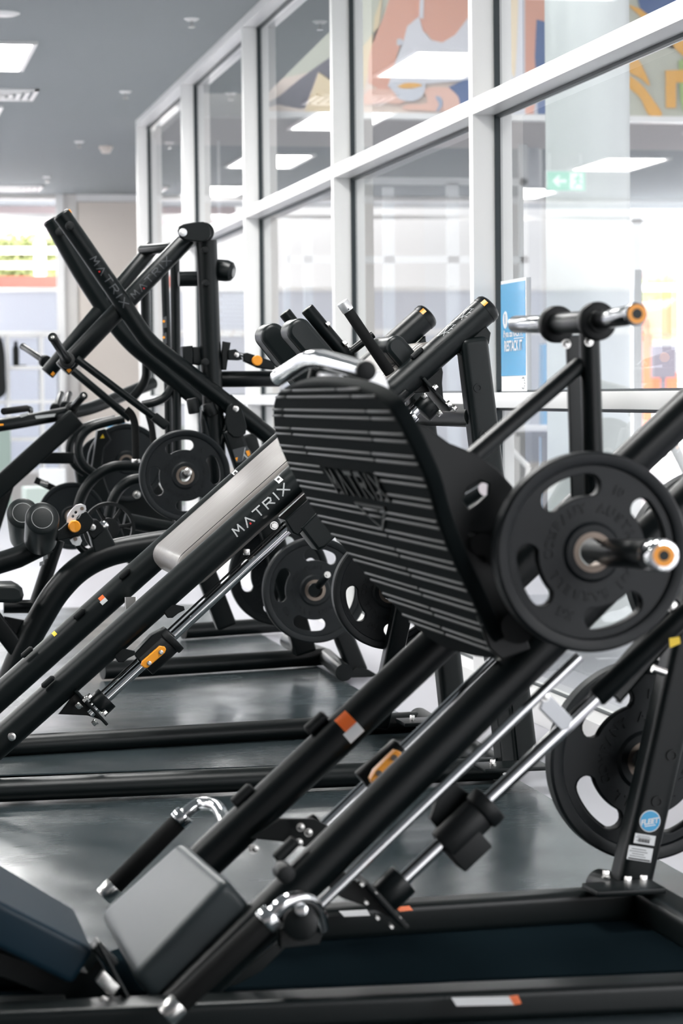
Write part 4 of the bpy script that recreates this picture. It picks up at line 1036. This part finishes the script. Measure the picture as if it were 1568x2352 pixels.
# ================================================================== FOURTH MACHINE: LEG CURL IN FRONT LEFT
F = Frame(0.52)
LC = Thing('leg_curl_machine', 'low black leg curl machine with roller pads and an orange adjustment knob', 'exercise machine', at_floor(150, 1560))
q = 8.3
LC.add('arched_tube', MB().sweep(spline([P(20, 1570, q), P(52, 1495, q), (P(90, 1425, q)), P(132, 1358, q), P(185, 1305, q), P(250, 1272, q), P(330, 1255, q), P(430, 1240, q)], 6), .042, 32, ry=.045), powder, 'wide arched main tube')
LC.add('gusset', MB().plate(F, [[(8, 1415), (60, 1425), (105, 1398), (120, 1390), (60, 1500), (40, 1480)]], q + .02, .02, .004), powder)
LC.add('front_strut', MB().beam(P(-30, 1400, q), P(60, 1520, q), .06, .06, F.L, .01), powder)
LC.add('pivot_tower', MB().plate(F, [[(204, 1228), (222, 1216), (242, 1208), (270, 1262), (248, 1276), (222, 1280), (216, 1274)]], q, .07, .006), powder2)
LC.add('pivot_head', MB().plate(F, [[(193, 1205), (196, 1196), (206, 1191), (222, 1193), (240, 1214), (214, 1238), (205, 1232)]], q - .01, .06, .004), powder)
c = P(212, 1211, q - .045); LC.add('pivot_bolt', MB().cyl(c + F.L * .02, c - F.L * .004, .0125, 28, .002).cyl(c - F.L * .004, c - F.L * .008, .007, 6), steel)
ap = [(153, 1200), (154, 1188), (162, 1172), (174, 1160), (186, 1157), (196, 1161), (198, 1170), (193, 1177), (182, 1182), (175, 1190), (173, 1205)]
sl = LC.add('selector_plate', MB().plate(F, [ap, circle_px(188, 1168, 4), circle_px(174, 1177, 3.6), circle_px(167, 1186, 3.6)], q - .07, .008, .001), alu)
LC.add('selector_plate', MB().plate(F, [[(160, 1240), (170, 1234), (184, 1232), (188, 1242), (184, 1252), (175, 1254), (166, 1250)]], q - .07, .008, .001), alu)
LC.add('swing_arm', MB().plate(F, [[(126, 1222), (140, 1214), (155, 1200), (180, 1190), (188, 1176), (198, 1174), (216, 1196), (204, 1218), (190, 1226), (160, 1236), (130, 1242)]], q - .05, .03, .004), powder)
c = P(169, 1208, q - .07); LC.add('orange_knob', MB().sweep([c, c - F.L * .012, c - F.L * .035, c - F.L * .04, c - F.L * .037], [.012, .02, .021, .018, .008], 36), orange)
for x, y in ((188, 1168), (173, 1238)):
    c = P(x, y, q - .075); LC.add('plate_bolt', MB().cyl(c, c - F.L * .005, .0062, 24), darksteel)
LC.add('lower_lever', MB().sweep([P(178, 1250, q), P(192, 1265, q), P(212, 1272, q)], .013, 20), powder)
# roller pads: axis leaning towards the viewer
for (x, y, qq, x2, y2, q2, lb) in ((97, 1190, 8.05, 93, 1238, 8.35, 'near roller pad with a ring on its end'), (52, 1178, 8.5, 58, 1232, 8.8, 'far roller pad')):
    a, b = P(x, y, qq), P(x2, y2, q2); d = (a - b).normalized(); r_ = .0565
    rp = LC.add('roller_pad', MB().sweep([b - d * .006, b, a - d * .012, a - d * .004, a, a + d * .002], [r_ * .9, r_, r_, r_ * .97, r_ * .88, r_ * .55], 48), vinyl_blk, lb)
    LC.add('roller_ring', MB().lathe([(.0345, .0), (.0355, .0), (.0355, .0035), (.0345, .0035)], a, d, 48), silverprint, parent=rp)
LC.add('side_tube', MB().sweep([P(-40, 1305, q + .1), P(40, 1280, q + .1), P(110, 1245, q + .1)], .038, 28), powder)
LC.add('leg_tube', MB().sweep([P(132, 1240, q + .2), P(82, 1392, q + .2)], .026, 28), powder)
for x, y in ((104, 1280), (96, 1294)):
    LC.add('white_label', MB().box(P(x, y, q + .165), F.X * .016 + up * .006, F.L * .001, up * .014), white_s)
LC.add('floor_tube', MB().cyl(P(8, 1393, q + .2), P(110, 1393, q + .2), .024, 24), powder)
LC.add('thigh_pad', MB().plate(F, [[(-40, 1340), (30, 1338), (46, 1346), (50, 1362), (46, 1376), (30, 1380), (-40, 1378)]], q - .1, .2, .012), vinyl_blk)
wh = LC.add('cam_wheel', MB().lathe([(.082, -.014), (.095, -.014), (.095, .014), (.082, .014)], P(250, 1213, 8.75), F.L, 64).plate(F, [circle_px(250, 1213, 24)], 8.75, .02, .003).beam(P(250, 1213, 8.75), P(303, 1205, 8.75), .012, .014, F.L).beam(P(250, 1213, 8.75), P(222, 1165, 8.75), .012, .014, F.L).beam(P(250, 1213, 8.75), P(272, 1268, 8.75), .012, .014, F.L).beam(P(250, 1213, 8.75), P(280, 1166, 8.75), .012, .014, F.L), rubber)
LC.add('wheel_hub', MB().cyl(P(238, 1208, 8.7), P(238, 1208, 8.67), .018, 28, .003), chrome, parent=wh)

# ================================================================== FIFTH MACHINE: FAR LEFT ROW MACHINE WITH COILED ARMS
RM = Thing('row_machine', 'black machine with a long level bar and coiled tube arms at the left edge', 'exercise machine', at_floor(60, 1400))
q = 10.6
lb = RM.add('long_bar', MB().sweep(spline([P(-60, 985, q - .4), P(40, 970, q - .3), P(150, 950, q - .1), P(215, 935, q), P(300, 900, q + .2), P(350, 880, q + .3)], 6), .03, 28, ry=.028), powder)
for (x0_, x1_, y0_) in ((45, 66, 953), (80, 128, 956)):
    RM.add('silver_label', MB().plate(F, [[(x0_, y0_ - 1), (x1_, y0_ - 6), (x1_ - 3, y0_ + 1), (x0_ + 3, y0_ + 6)]], q - .36, .001, 0), silverprint, parent=lb)
RM.add('orange_tab', MB().plate(F, [[(-4, 974), (8, 973), (8, 977), (-4, 978)]], q - .45, .001, 0), orange, parent=lb)
horn(RM, 192, 909, 165, 938, q - .35, q - .12, .0165, .028)
horn(RM, 158, 905, 150, 932, q + .3, q + .15, .014, .024)
horn(RM, 140, 905, 128, 938, q + .5, q + .3, .014, .026)
RM.add('grip', MB().cyl(P(8, 945, q - .3), P(62, 938, q - .1), .015, 24, .003), foam)
RM.add('hook', MB().sweep(spline([P(60, 938, q - .1), P(70, 940, q - .1), P(70, 952, q - .1)], 5), .012, 20), darkchrome)
RM.add('diagonal_beam', MB().beam(P(-50, 1160, q - .2), P(176, 958, q - .2), .06, .085, F.L, .01), powder)
RM.add('diagonal_beam', MB().beam(P(-40, 1290, q - .1), P(20, 1100, q - .1), .05, .06, F.L, .01), powder)
RM.add('level_beam', MB().beam(P(60, 1052, q), P(170, 1052, q), .05, .05, F.L, .008), powder)
RM.add('link', MB().beam(P(80, 1102, q - .1), P(130, 1125, q - .1), .02, .03, F.L, .004), powder)
RM.add('link_pin', MB().cyl(P(92, 1108, q - .12), P(110, 1112, q - .12), .012, 20), steel)
for dx, qq in ((0, q - .3), (-20, q + .1)):
    RM.add('coiled_arm', MB().sweep(spline([P(285 + dx, 962, qq), P(240 + dx, 972, qq), P(205 + dx, 985, qq), P(184 + dx, 1010, qq), P(180 + dx, 1040, qq), P(192 + dx, 1068, qq), P(215 + dx, 1086, qq)], 6), .018, 28), powder)
RM.add('coiled_arm', MB().sweep(spline([P(330, 1072, q - .5), P(290, 1070, q - .5), P(255, 1074, q - .5), P(218, 1096, q - .5), P(192, 1130, q - .5), P(178, 1175, q - .5), P(172, 1230, q - .5)], 6), .022, 28), powder)
RM.add('coiled_arm', MB().sweep(spline([P(330, 1098, q - .7), P(300, 1104, q - .7), P(275, 1122, q - .7), P(258, 1152, q - .7), P(248, 1190, q - .7)], 6), .021, 28), powder)
RM.add('tower', MB().plate(F, [[(222, 988), (240, 984), (254, 1010), (238, 1030), (232, 1080), (300, 1280), (240, 1300), (205, 1100)]], q + .2, .06, .006), powder)
RM.add('yellow_triangle', MB().plate(F, [[(230, 1007), (236, 997), (240, 1006)]], q + .165, .001, 0), yellow_s)
RM.add('arm_bolt', MB().hexbolt(P(314, 1136, q - .4), -F.L, .014), steel)
RM.add('base_block', MB().plate(F, [[(170, 1080), (330, 1060), (420, 1200), (400, 1300), (300, 1300), (190, 1200)]], q + .4, .08, .01), powder)
weight_plate(F, 290, 1062, q + .25, .175, 'dark weight plate with thin bright rim behind the hanging handle', 10, 'plates on the coiled arm machine', .8, text=False)
weight_plate(F, 245, 1068, q + .55, .14, 'small dark plate half hidden behind the coiled arms', 10, 'plates on the coiled arm machine', .8, text=False)
weight_plate(F, 164, 1185, q - .2, .145, 'dark disc shaped plate behind the selector plate of the leg curl', 10, 'plates on the coiled arm machine', .6, text=False)

# ================================================================== LOBBY, POSTERS AND THE VIEW OUTSIDE
def rect(mb, x0, x1, y0, y1, Y, th=.06):
    a = at_depth(x0, (y0 + y1) / 2, Y); b = at_depth(x1, (y0 + y1) / 2, Y); xm = (x0 + x1) / 2
    return mb.aabox(a.x, b.x, Y, Y + th, at_depth(xm, y1, Y).z, at_depth(xm, y0, Y).z)
def frect(mb, x0, x1, y0, y1, Y, th=.06):      # the same, standing on the floor
    a = at_depth(x0, y0, Y); b = at_depth(x1, y0, Y); return mb.aabox(a.x, b.x, Y, Y + th, 0, a.z)
def poly(mb, pts, Y, th=.004):
    m = curve_mesh([[(p.x, p.z) for p in (at_depth(x, y, Y) for x, y in pts)]], th / 2)
    return mb._merge(m, Matrix(((1, 0, 0, 0), (0, 0, 1, Y), (0, 1, 0, 0), (0, 0, 0, 1))))
def smooth(pts, n=5): return [(v.x, v.y) for v in spline([Vector((*p, 0)) for p in pts + pts[:1]], n)[:-1]]
# round column
c = at_depth(1352, 900, 10.55)
single('round_column', MB().cyl((c.x, c.y, 0), (c.x, c.y, 5.6), .19, 64), mat('column_paint', (.70, .74, .73), .35, spec=.5, var=.04, vscale=4), 'tall round pale column standing behind the largest glass pane', 'column')
# banner on the upper lobby wall
YW = 17.3
bn = Thing('lobby_banner', 'wide printed banner of people with coffee above the lobby, seen through the upper glass', 'banner', (3.6, YW, 3.15))
bcol = lambda n, c: mat('print_' + n, c, .55)
sage, skin, skin2, tank, navy, sand, ora, dark, cup, peri, leaf, beige = (bcol('sage', (.52, .53, .44)), bcol('skin', (.72, .36, .26)), bcol('hand', (.80, .50, .40)), bcol('white_top', (.70, .70, .74)), bcol('navy', (.07, .13, .30)), bcol('sand', (.74, .60, .38)), bcol('amber', (.80, .42, .07)), bcol('dark_hair', (.11, .10, .13)), bcol('cup', (.62, .64, .70)), bcol('blue_grey', (.36, .42, .55)), bcol('leaf', (.35, .48, .16)), bcol('beige', (.72, .60, .52)))
m = MB(); rect(m, 560, 1760, -420, 262, YW, .03); back = bn.add('banner_sheet', m, sage, smooth=False)
def art(name, pts, m_, z=1, sm=True):
    mb = MB(); poly(mb, smooth(pts) if sm else pts, YW - .004 * z); return bn.add(name, mb, m_, parent=back, smooth=False)
art('table_print', [(560, 200), (780, 150), (1000, 120), (1130, 110), (1130, 262), (560, 262)], beige, 1, False)
art('hair_print', [(560, 262), (640, 222), (690, 180), (760, 130), (780, 180), (765, 190), (730, 165), (700, 248), (690, 250), (640, 240)], dark, 2, False)
art('cream_print', [(733, 165), (765, 185), (800, 150), (870, 60), (880, -20), (860, 40), (850, 150), (820, 262), (700, 255)], sand, 2, False)
art('arm_print', [(845, 190), (850, 120), (880, 40), (915, -40), (1000, -60), (1000, 60), (930, 90), (905, 150), (890, 210)], skin, 3)
art('neck_print', [(960, -80), (1075, -90), (1130, -40), (1110, 60), (1040, 110), (990, 90), (960, 30)], skin, 4)
art('top_print', [(935, 60), (962, 38), (970, 70), (990, 92), (1015, 98), (1045, 80), (1090, 20), (1130, 10), (1130, 180), (890, 200), (905, 150), (925, 100)], tank, 5, False)
art('strap_print', [(962, 40), (968, -60), (974, -60), (972, 44)], tank, 5, False)
art('badge_print', [(912, 90), (920, 89), (926, 96), (920, 104), (911, 102)], cup, 6)
art('left_hand_print', [(832, 225), (850, 205), (885, 205), (930, 205), (936, 220), (920, 238), (880, 236), (840, 240)], skin2, 6)
art('cup_print', [(892, 196), (910, 188), (955, 187), (976, 194), (970, 218), (950, 232), (918, 228), (905, 212)], cup, 7)
art('coffee_print', [(912, 198), (930, 191), (955, 191), (969, 196), (950, 202), (925, 203)], ora, 8)
art('right_hand_print', [(972, 205), (1000, 200), (1045, 205), (1062, 225), (1045, 250), (1000, 255), (960, 252), (925, 250), (935, 240), (980, 236)], skin2, 6)
art('bracelet_print', [(1000, 220), (1012, 224), (1016, 240), (1008, 254), (1002, 254), (1008, 240), (1002, 228)], peri, 8)
art('sleeve_print', [(1030, 200), (1080, 185), (1090, 260), (1060, 250), (1052, 222)], navy, 7)
art('pale_print', [(1130, -60), (1255, -60), (1255, 262), (1130, 262)], cup, 2, False)
art('stripe_print', [(1158, -60), (1188, -60), (1184, 150), (1176, 170), (1168, 100)], sand, 3)
art('limb_print', [(1205, -60), (1262, -60), (1250, 60), (1225, 262), (1206, 262)], skin, 3, False)
art('shorts_print', [(1232, 45), (1290, 60), (1300, 262), (1235, 262), (1228, 130)], navy, 4, False)
art('jacket_print', [(1455, -80), (1700, -80), (1700, 20), (1530, 60), (1500, 44), (1470, 20)], navy, 3)
art('letter_shape', [(1440, 10), (1470, 20), (1520, 60), (1480, 90), (1560, 85), (1700, 60), (1700, 30), (1700, 130), (1570, 130), (1550, 112)], ora, 4, False)
art('letter_shape', [(1448, 120), (1470, 144), (1492, 196), (1470, 180), (1440, 160)], ora, 4)
art('letter_shape', [(1440, 170), (1470, 192), (1500, 230), (1520, 264), (1490, 264), (1470, 225), (1440, 196)], ora, 4)
art('letter_shape', [(1528, 162), (1620, 158), (1620, 188), (1552, 190), (1552, 248), (1529, 248)], ora, 5, False)
art('leaf_print', [(1558, 140), (1600, 130), (1600, 262), (1566, 250)], leaf, 3)
m = MB(); rect(m, 560, 1760, 262, 276, YW - .06, .09); bn.add('banner_ledge', m, white_al)
# low soffit beside the glass
sp = [(2.37, 17.25), (3.0, 17.25), (2.5, 6.2), (2.37, 6.2)]
mm = curve_mesh([sp], .08); struct('ceiling_soffit', MB()._merge(mm, Matrix.Translation((0, 0, CZ + .08))), ceilm)
# exit sign hanging in the gym (seen mirrored in the glass)
ex = Thing('exit_sign', 'green exit sign hanging from the gym ceiling, seen mirrored on the column', 'sign', (4.7 - 6.42, 21.2, 2.92))
cx, cy, cz = 4.7 - 6.42, 21.2, 3.03
ex.add('sign_box', MB().aabox(cx - .19, cx + .19, cy, cy + .05, cz - .095, cz + .095, .004), white_al)
ex.add('sign_face', MB().aabox(cx - .18, cx + .18, cy - .003, cy, cz - .085, cz + .085), green_s)
M_ = Matrix(((1, 0, 0, cx), (0, 0, 1, cy - .006), (0, 1, 0, cz), (0, 0, 0, 1)))
ex.add('running_man_panel', MB().aabox(cx - .155, cx - .035, cy - .005, cy - .003, cz - .072, cz + .072), white_e)
mk = MB(); mk._merge(curve_mesh([[(-.125, .06), (-.105, .06), (-.105, .04), (-.085, .035), (-.06, .015), (-.07, .008), (-.09, .018), (-.095, -.01), (-.075, -.03), (-.06, -.06), (-.075, -.062), (-.095, -.035), (-.115, -.02), (-.145, -.045), (-.15, -.032), (-.12, .0), (-.118, .02), (-.14, .005), (-.148, .015), (-.125, .038)]], .001), M_); ex.add('running_man', mk, green_s)
mk = MB(); mk._merge(curve_mesh([[(.0, .012), (.085, .012), (.055, .045), (.075, .05), (.13, 0), (.075, -.05), (.055, -.045), (.085, -.012), (.0, -.012)]], .001), M_); ex.add('arrow', mk, white_e)
ex.add('hanger', MB().aabox(cx - .15, cx - .14, cy + .02, cy + .03, cz + .09, CZ).aabox(cx + .14, cx + .15, cy + .02, cy + .03, cz + .09, CZ), white_al)
# blue poster taped to the glass
po = Thing('glass_poster', 'blue and white notice about restacking weights taped to the glass', 'poster', (GL - .002, at_x(1180, 800, GL).y, 1.125))
XP = GL - .003
def pp(x, y, o=0): return at_x(x, y, XP - o)
ya = at_x(1151, 800, XP).y; yb = at_x(1209, 800, XP).y; z1 = at_x(1180, 641, XP).z; z0 = 1.124
zs = at_x(1180, 863, XP).z
po.add('poster_sheet', MB().aabox(XP, XP + .001, min(ya, yb), max(ya, yb), z0, z1), white_s, smooth=False)
po.add('blue_field', MB().aabox(XP - .001, XP, min(ya, yb) + .012, max(ya, yb), zs, z1 - .012), blue_s, smooth=False)
cyp, czp = at_x(1161, 735, XP).y, at_x(1161, 735, XP).z
po.add('info_circle', MB().cyl((XP - .001, cyp, czp), (XP - .002, cyp, czp), .031, 40), white_s, smooth=False)
def ptext(txt, y_, z_, size, mt, off=.0025, sx=1.0, bold=.001, name='poster_lettering'):
    tm = text_mesh(txt, size, 0, bold); mb = MB()
    mb._merge(tm, Matrix(((0, 0, -1, XP - off), (-sx, 0, 0, y_), (0, 1, 0, z_), (0, 0, 0, 1)))); return po.add(name, mb, mt, smooth=False)
ym = (ya + yb) / 2
ptext('i', cyp, czp + .003, .05, blue_s, .0035, 1.0, .002)
zt = at_x(1180, 766, XP).z
ptext('If you can RACK IT,', ym + .0, zt, .034, white_s, sx=.92)
po.add('underline', MB().aabox(XP - .0028, XP - .002, ym - .135, ym - .012, zt - .019, zt - .0165), white_s, smooth=False)
ptext('RESTACK IT', ym, at_x(1180, 795, XP).z, .052, white_s, sx=.85, bold=.0015)
cr = MB()
yc, zc = at_x(1202, 880, XP).y, at_x(1202, 880, XP).z
for k in range(9):
    a = R(60 + k * 30); cr.aabox(XP - .0025, XP - .001, yc + .02 * math.cos(a) - .0012, yc + .02 * math.cos(a) + .0012, zc + .02 * math.sin(a) - .002, zc + .02 * math.sin(a) + .002)
po.add('dotted_ring', cr, blackprint, smooth=False)
# lobby glazing frames
m = MB()
rect(m, 1196, 1214, 278, 1120, 19.0); rect(m, 1100, 1214, 276, 300, 19.0); rect(m, 660, 1214, 588, 604, 19.0, .05); rect(m, 1232, 1246, 278, 1120, 19.6)
rect(m, 884, 908, 430, 1120, 19.0); rect(m, 1030, 1056, 420, 1120, 19.0); rect(m, 820, 1214, 408, 424, 19.0)
rect(m, 700, 720, 500, 1100, 19.0); rect(m, 655, 668, 500, 1100, 19.0)
struct('window_9', m, mat('lobby_frame_paint', (.66, .68, .68), .4))
m = MB(); rect(m, 1215, 1240, 280, 1120, 19.3, .3)
struct('trim_5', m, mat('lobby_pier_paint', (.55, .57, .60), .5))
m = MB(); rect(m, 1219, 1240, 296, 330, 19.2, .06)
single('alarm_box', m, cream, 'small pale box fixed high on the grey lobby pier', 'box')
# dotted white panel behind the fourth bay
m = MB(); rnd = random.Random(5)
for i in range(8):
    for j in range(20):
        x = 509 + i * 9 + (j % 2) * 4.5; y = 596 + j * 9.2
        if (j < 2 and i < 3) or (j > 17 and (i + j) % 3 == 0): continue
        p = at_depth(x, y, 19.0); bmesh.ops.create_icosphere(m.bm, subdivisions=2, radius=.017, matrix=Matrix.Translation(p))
o = single('bead_curtain', m, mat('pearl_bead', (.95, .95, .93), .2, spec=.6, coat=.5), 'shimmering white bead curtain hanging behind the fourth glass bay', 'curtain'); o['kind'] = 'stuff'
m = MB(); rect(m, 500, 580, 578, 592, 18.99, .03)
for px_ in (505, 575): a_ = at_depth(px_, 580, 18.99); m.aabox(a_.x - .01, a_.x + .01, 18.99, 19.01, a_.z, CZ)
single('curtain_rail', m, white_al, 'white rail from which the bead curtain hangs', 'rail')
# lobby rail and low things seen under the middle rail
rl = Thing('stair_railing', 'white tubular railing with a sloping handrail behind the low glass', 'railing', at_floor(1200, 1420))
for (x0_, y0_, x1_, y1_, r_) in ((1158, 1018, 1212, 1072, .018), (1212, 1072, 1212, 1180, .016), (1160, 1018, 1160, 1180, .016), (1120, 985, 1262, 983, .02)):
    rl.add('rail_tube', MB().cyl(at_depth(x0_, y0_, 14.0), at_depth(x1_, y1_, 14.0), r_, 16), white_al)
rl.add('rail_tube', MB().cyl(at_depth(1540, 1010, 13), at_depth(1590, 1110, 13), .03, 16), white_al)
m = MB(); rect(m, 1222, 1290, 992, 1004, 15.5, .4); a_ = at_depth(1226, 992, 15.5); m.aabox(a_.x, a_.x + .05, 15.55, 15.85, 0, a_.z - .01); a_ = at_depth(1276, 992, 15.5); m.aabox(a_.x, a_.x + .05, 15.55, 15.85, 0, a_.z - .01); single('dark_bench', m, rubber, 'low dark bench behind the low glass beside the column', 'bench')
m = MB(); a_ = at_depth(1246, 790, 18.5); b_ = at_depth(1258, 790, 18.5); m.aabox(a_.x, b_.x, 18.5, 18.6, 0, a_.z); single('blue_stand', m, blue_s, 'narrow blue display stand left of the column', 'stand')
m = MB(); rect(m, 1050, 1100, 720, 900, 15.9, .05); 
# facade at the far end and the world outside
fr = MB(); YF = 27.5
for x0_, x1_ in ((1452, 1476), (1330, 1338), (1262, 1266), (600, 606), (930, 936), (780, 788)): rect(fr, x0_, x1_, 500, 1180, YF)
for y0_, y1_ in ((503, 512),): rect(fr, 560, 1800, y0_, y1_, YF)
struct('window_10', fr, white_al)
tan = mat('awning_underside', (.72, .52, .42), .7)
struct('ceiling_3', MB().aabox(GX + .14, 20, 17.52, 19.4, 3.13, 3.2), lob_ceil)
struct('ground', MB().aabox(-60, 80, 34, 120, -.14, -.04), mat('pale_paving', (.62, .60, .58), .8, var=.05, vscale=.6))
leafm = mat('hedge_leaves', (.30, .33, .14), .7, var=.4, vscale=5)
redbrick = mat('red_rendered_wall', (.50, .13, .10), .8, var=.1)
redp = mat('orange_red_paint', (.62, .17, .09), .6)
greyb = mat('dark_display_panel', (.10, .09, .11), .5)
brownb = mat('brown_facade', (.30, .22, .22), .8)
def fence(Y, xs_, x0_, x1_, ys_, lab, w_=26):
    f = Thing('white_fence', lab, 'fence', at_depth(x0_, 1000, Y) * 1)
    for x in xs_: mb = MB(); a_ = at_depth(x - w_ / 2, ys_[0] - 18, Y); b_ = at_depth(x + w_ / 2, ys_[0] - 18, Y); mb.aabox(a_.x, b_.x, Y - .05, Y + .05, -.05, a_.z); f.add('fence_post', mb, white_al)
    for y in ys_: mb = MB(); rect(mb, x0_, x1_, y - 8, y + 8, Y, .05); f.add('fence_rail', mb, white_al)
fence(30, (91, -70), -200, 150, (575, 609), 'white post and rail fence outside the back window')
fence(38, (1375, 1570), 1255, 1700, (577, 611, 660), 'white post and rail fence outside beyond the column', 22)
def hedge(name, lab, x0_, x1_, y0_, y1_, Y, n, seed):
    rnd = random.Random(seed); mb = MB()
    a = at_depth(x0_, y1_, Y); b = at_depth(x1_, y0_, Y)
    mb.aabox(a.x, b.x, Y + .1, Y + .7, a.z, b.z - .05)
    for k in range(n):
        p = Vector((rnd.uniform(a.x, b.x), Y + rnd.uniform(-.02, .4), rnd.uniform(a.z, b.z)))
        s = rnd.uniform(.06, .14); d = Vector((rnd.uniform(-1, 1), rnd.uniform(-1, .2), rnd.uniform(-.5, 1))).normalized(); e = d.orthogonal().normalized() * s * .45
        mb.bm.faces.new([mb.bm.verts.new(v) for v in (p, p + d * s * .5 + e, p + d * s, p + d * s * .5 - e)])
    o = single(name, mb, leafm, lab, 'hedge', smooth=False); return o
hedge('hedge', 'clipped yellow green hedge behind the white fence outside the back window', -220, 150, 546, 640, 32, 2500, 1)
hedge('hedge', 'loose green shrubs outside behind the orange red kiosk', 1430, 1700, 640, 780, 46, 1200, 2)
m = MB(); rect(m, -220, 150, 634, 662, 29.5, .2); single('red_wall', m, redbrick, 'low red wall outside the back window below the white rails', 'wall')
m = MB(); rect(m, -300, 150, 455, 498, 27.6, 1.2); single('outside_canopy', m, mat('canopy_pink', (.62, .52, .52), .7), 'pale pinkish canopy above the back window', 'canopy')
tr = Thing('street_tree', 'thin bare tree outside the back window above the fence', 'tree', at_depth(90, 640, 31) * 1)
_t = at_depth(92, 640, 31); tr.o.location = (_t.x, 31, 0)
tr.add('trunk', MB().sweep([Vector((_t.x, 31, 0)), _t, at_depth(92, 560, 31), at_depth(94, 505, 31)], [.08, .07, .05, .03], 12), brownb)
tr.add('branch', MB().sweep([at_depth(92, 560, 31), at_depth(108, 530, 31)], [.03, .015], 10), brownb)
m = MB(); rect(m, 1250, 1800, 625, 700, 60, 4); single('brown_building', m, brownb, 'low brown building far outside beyond the column', 'building')
k = Thing('orange_kiosk', 'bright orange red kiosk outside at the right edge', 'kiosk', at_depth(1500, 930, 42) * 1)
m = MB(); poly(m, [(1500, 700), (1510, 690), (1600, 690), (1640, 700), (1640, 778), (1490, 770), (1488, 712)], 42, 2.0); k.add('kiosk_canopy', m, redp)
m = MB(); a_ = at_depth(1476, 735, 42); b_ = at_depth(1498, 735, 42); m.aabox(a_.x, b_.x, 42, 42.2, -.05, a_.z); k.add('kiosk_post', m, redp)
m = MB(); rect(m, 1498, 1640, 855, 895, 42.5, .5); k.add('kiosk_counter', m, redp)
m = MB(); rect(m, 1500, 1552, 794, 868, 41, .15); a_ = at_depth(1520, 860, 41); m.aabox(a_.x, a_.x + .08, 41.02, 41.1, -.05, a_.z); single('display_board', m, greyb, 'dark rectangular display board in front of the orange red kiosk', 'board')
# cube shelf under the back window
YS = 25.3
cs = Thing('cube_shelf', 'white cube shelf standing against the back window at the left edge', 'shelf', at_depth(60, 1100, YS) * 1)
for y in (767, 845, 924, 1010, 1085): mb = MB(); rect(mb, -160, 144, y - 4, y + 4, YS, .36); cs.add('shelf_board', mb, white_al)
for x in (-60, 20, 98, 142): mb = MB(); rect(mb, x - 4, x + 4, 767, 1090, YS + .005, .35); cs.add('shelf_side', mb, white_al)
b0 = at_depth(37, 840.5, YS + .1); bt = Thing('water_bottle', 'tall dark water bottle standing on the white cube shelf', 'bottle', b0)
bt.add('bottle_body', MB().sweep([b0 + Vector((0, 0, z)) for z in (0, .005, .185, .21, .222)], [.03, .034, .034, .022, .016], 24), powder)
bt.add('bottle_cap', MB().cyl(b0 + Vector((0, 0, .222)), b0 + Vector((0, 0, .255)), .02, 20, .003), rubber)
m = MB(); p = at_depth(52, 842, YS + .1); m.aabox(p.x - .04, p.x + .04, p.y, p.y + .06, p.z, p.z + .018, .006); single('key_case', m, rubber, 'small dark case lying beside the bottle on the shelf', 'case')
bg_ = MB(); poly(bg_, smooth([(-14, 772), (2, 775), (10, 810), (12, 860), (11, 905), (-20, 912), (-30, 850)]), YS - .06, .1); single('hanging_jacket', bg_, rubber, 'black jacket hanging at the left edge in front of the shelf', 'jacket')
m = MB(); frect(m, -40, 24, 985, 1092, 24.6, .5); single('green_cabinet', m, mat('sage_cabinet', (.28, .36, .32), .5), 'low sage green cabinet at the left edge behind the machines', 'cabinet')
m = MB(); frect(m, 96, 150, 1078, 1160, 20.5, .3); single('white_box', m, white_s, 'white box standing on the floor behind the leg curl machine', 'box')
m = MB(); frect(m, 60, 118, 1122, 1175, 18.5, .5); single('pale_green_bin', m, mat('pale_green', (.48, .56, .52), .5), 'pale green plastic bin on the floor behind the roller pads', 'bin')
ds_ = Thing('reception_desk', 'small brown desk with a blue item far behind the plates', 'desk', at_depth(275, 1100, 21) * 1)
m = MB(); rect(m, 240, 330, 998, 1012, 21, .6); ds_.add('desk_top', m, mat('brown_desk', (.42, .30, .24), .6))
m = MB(); frect(m, 245, 325, 1012, 1150, 21.1, .4); ds_.add('desk_body', m, cream)
m = MB(); rect(m, 250, 288, 972, 998, 21.1, .2); single('blue_box', m, blue_s, 'small blue box standing on the brown desk', 'box')
m = MB(); p = at_depth(298, 998, 21.2); m.cyl((p.x, p.y, p.z), (p.x, p.y, p.z + .11), .035, 24, .005); single('white_jar', m, white_s, 'white jar standing beside the blue box on the desk', 'jar')
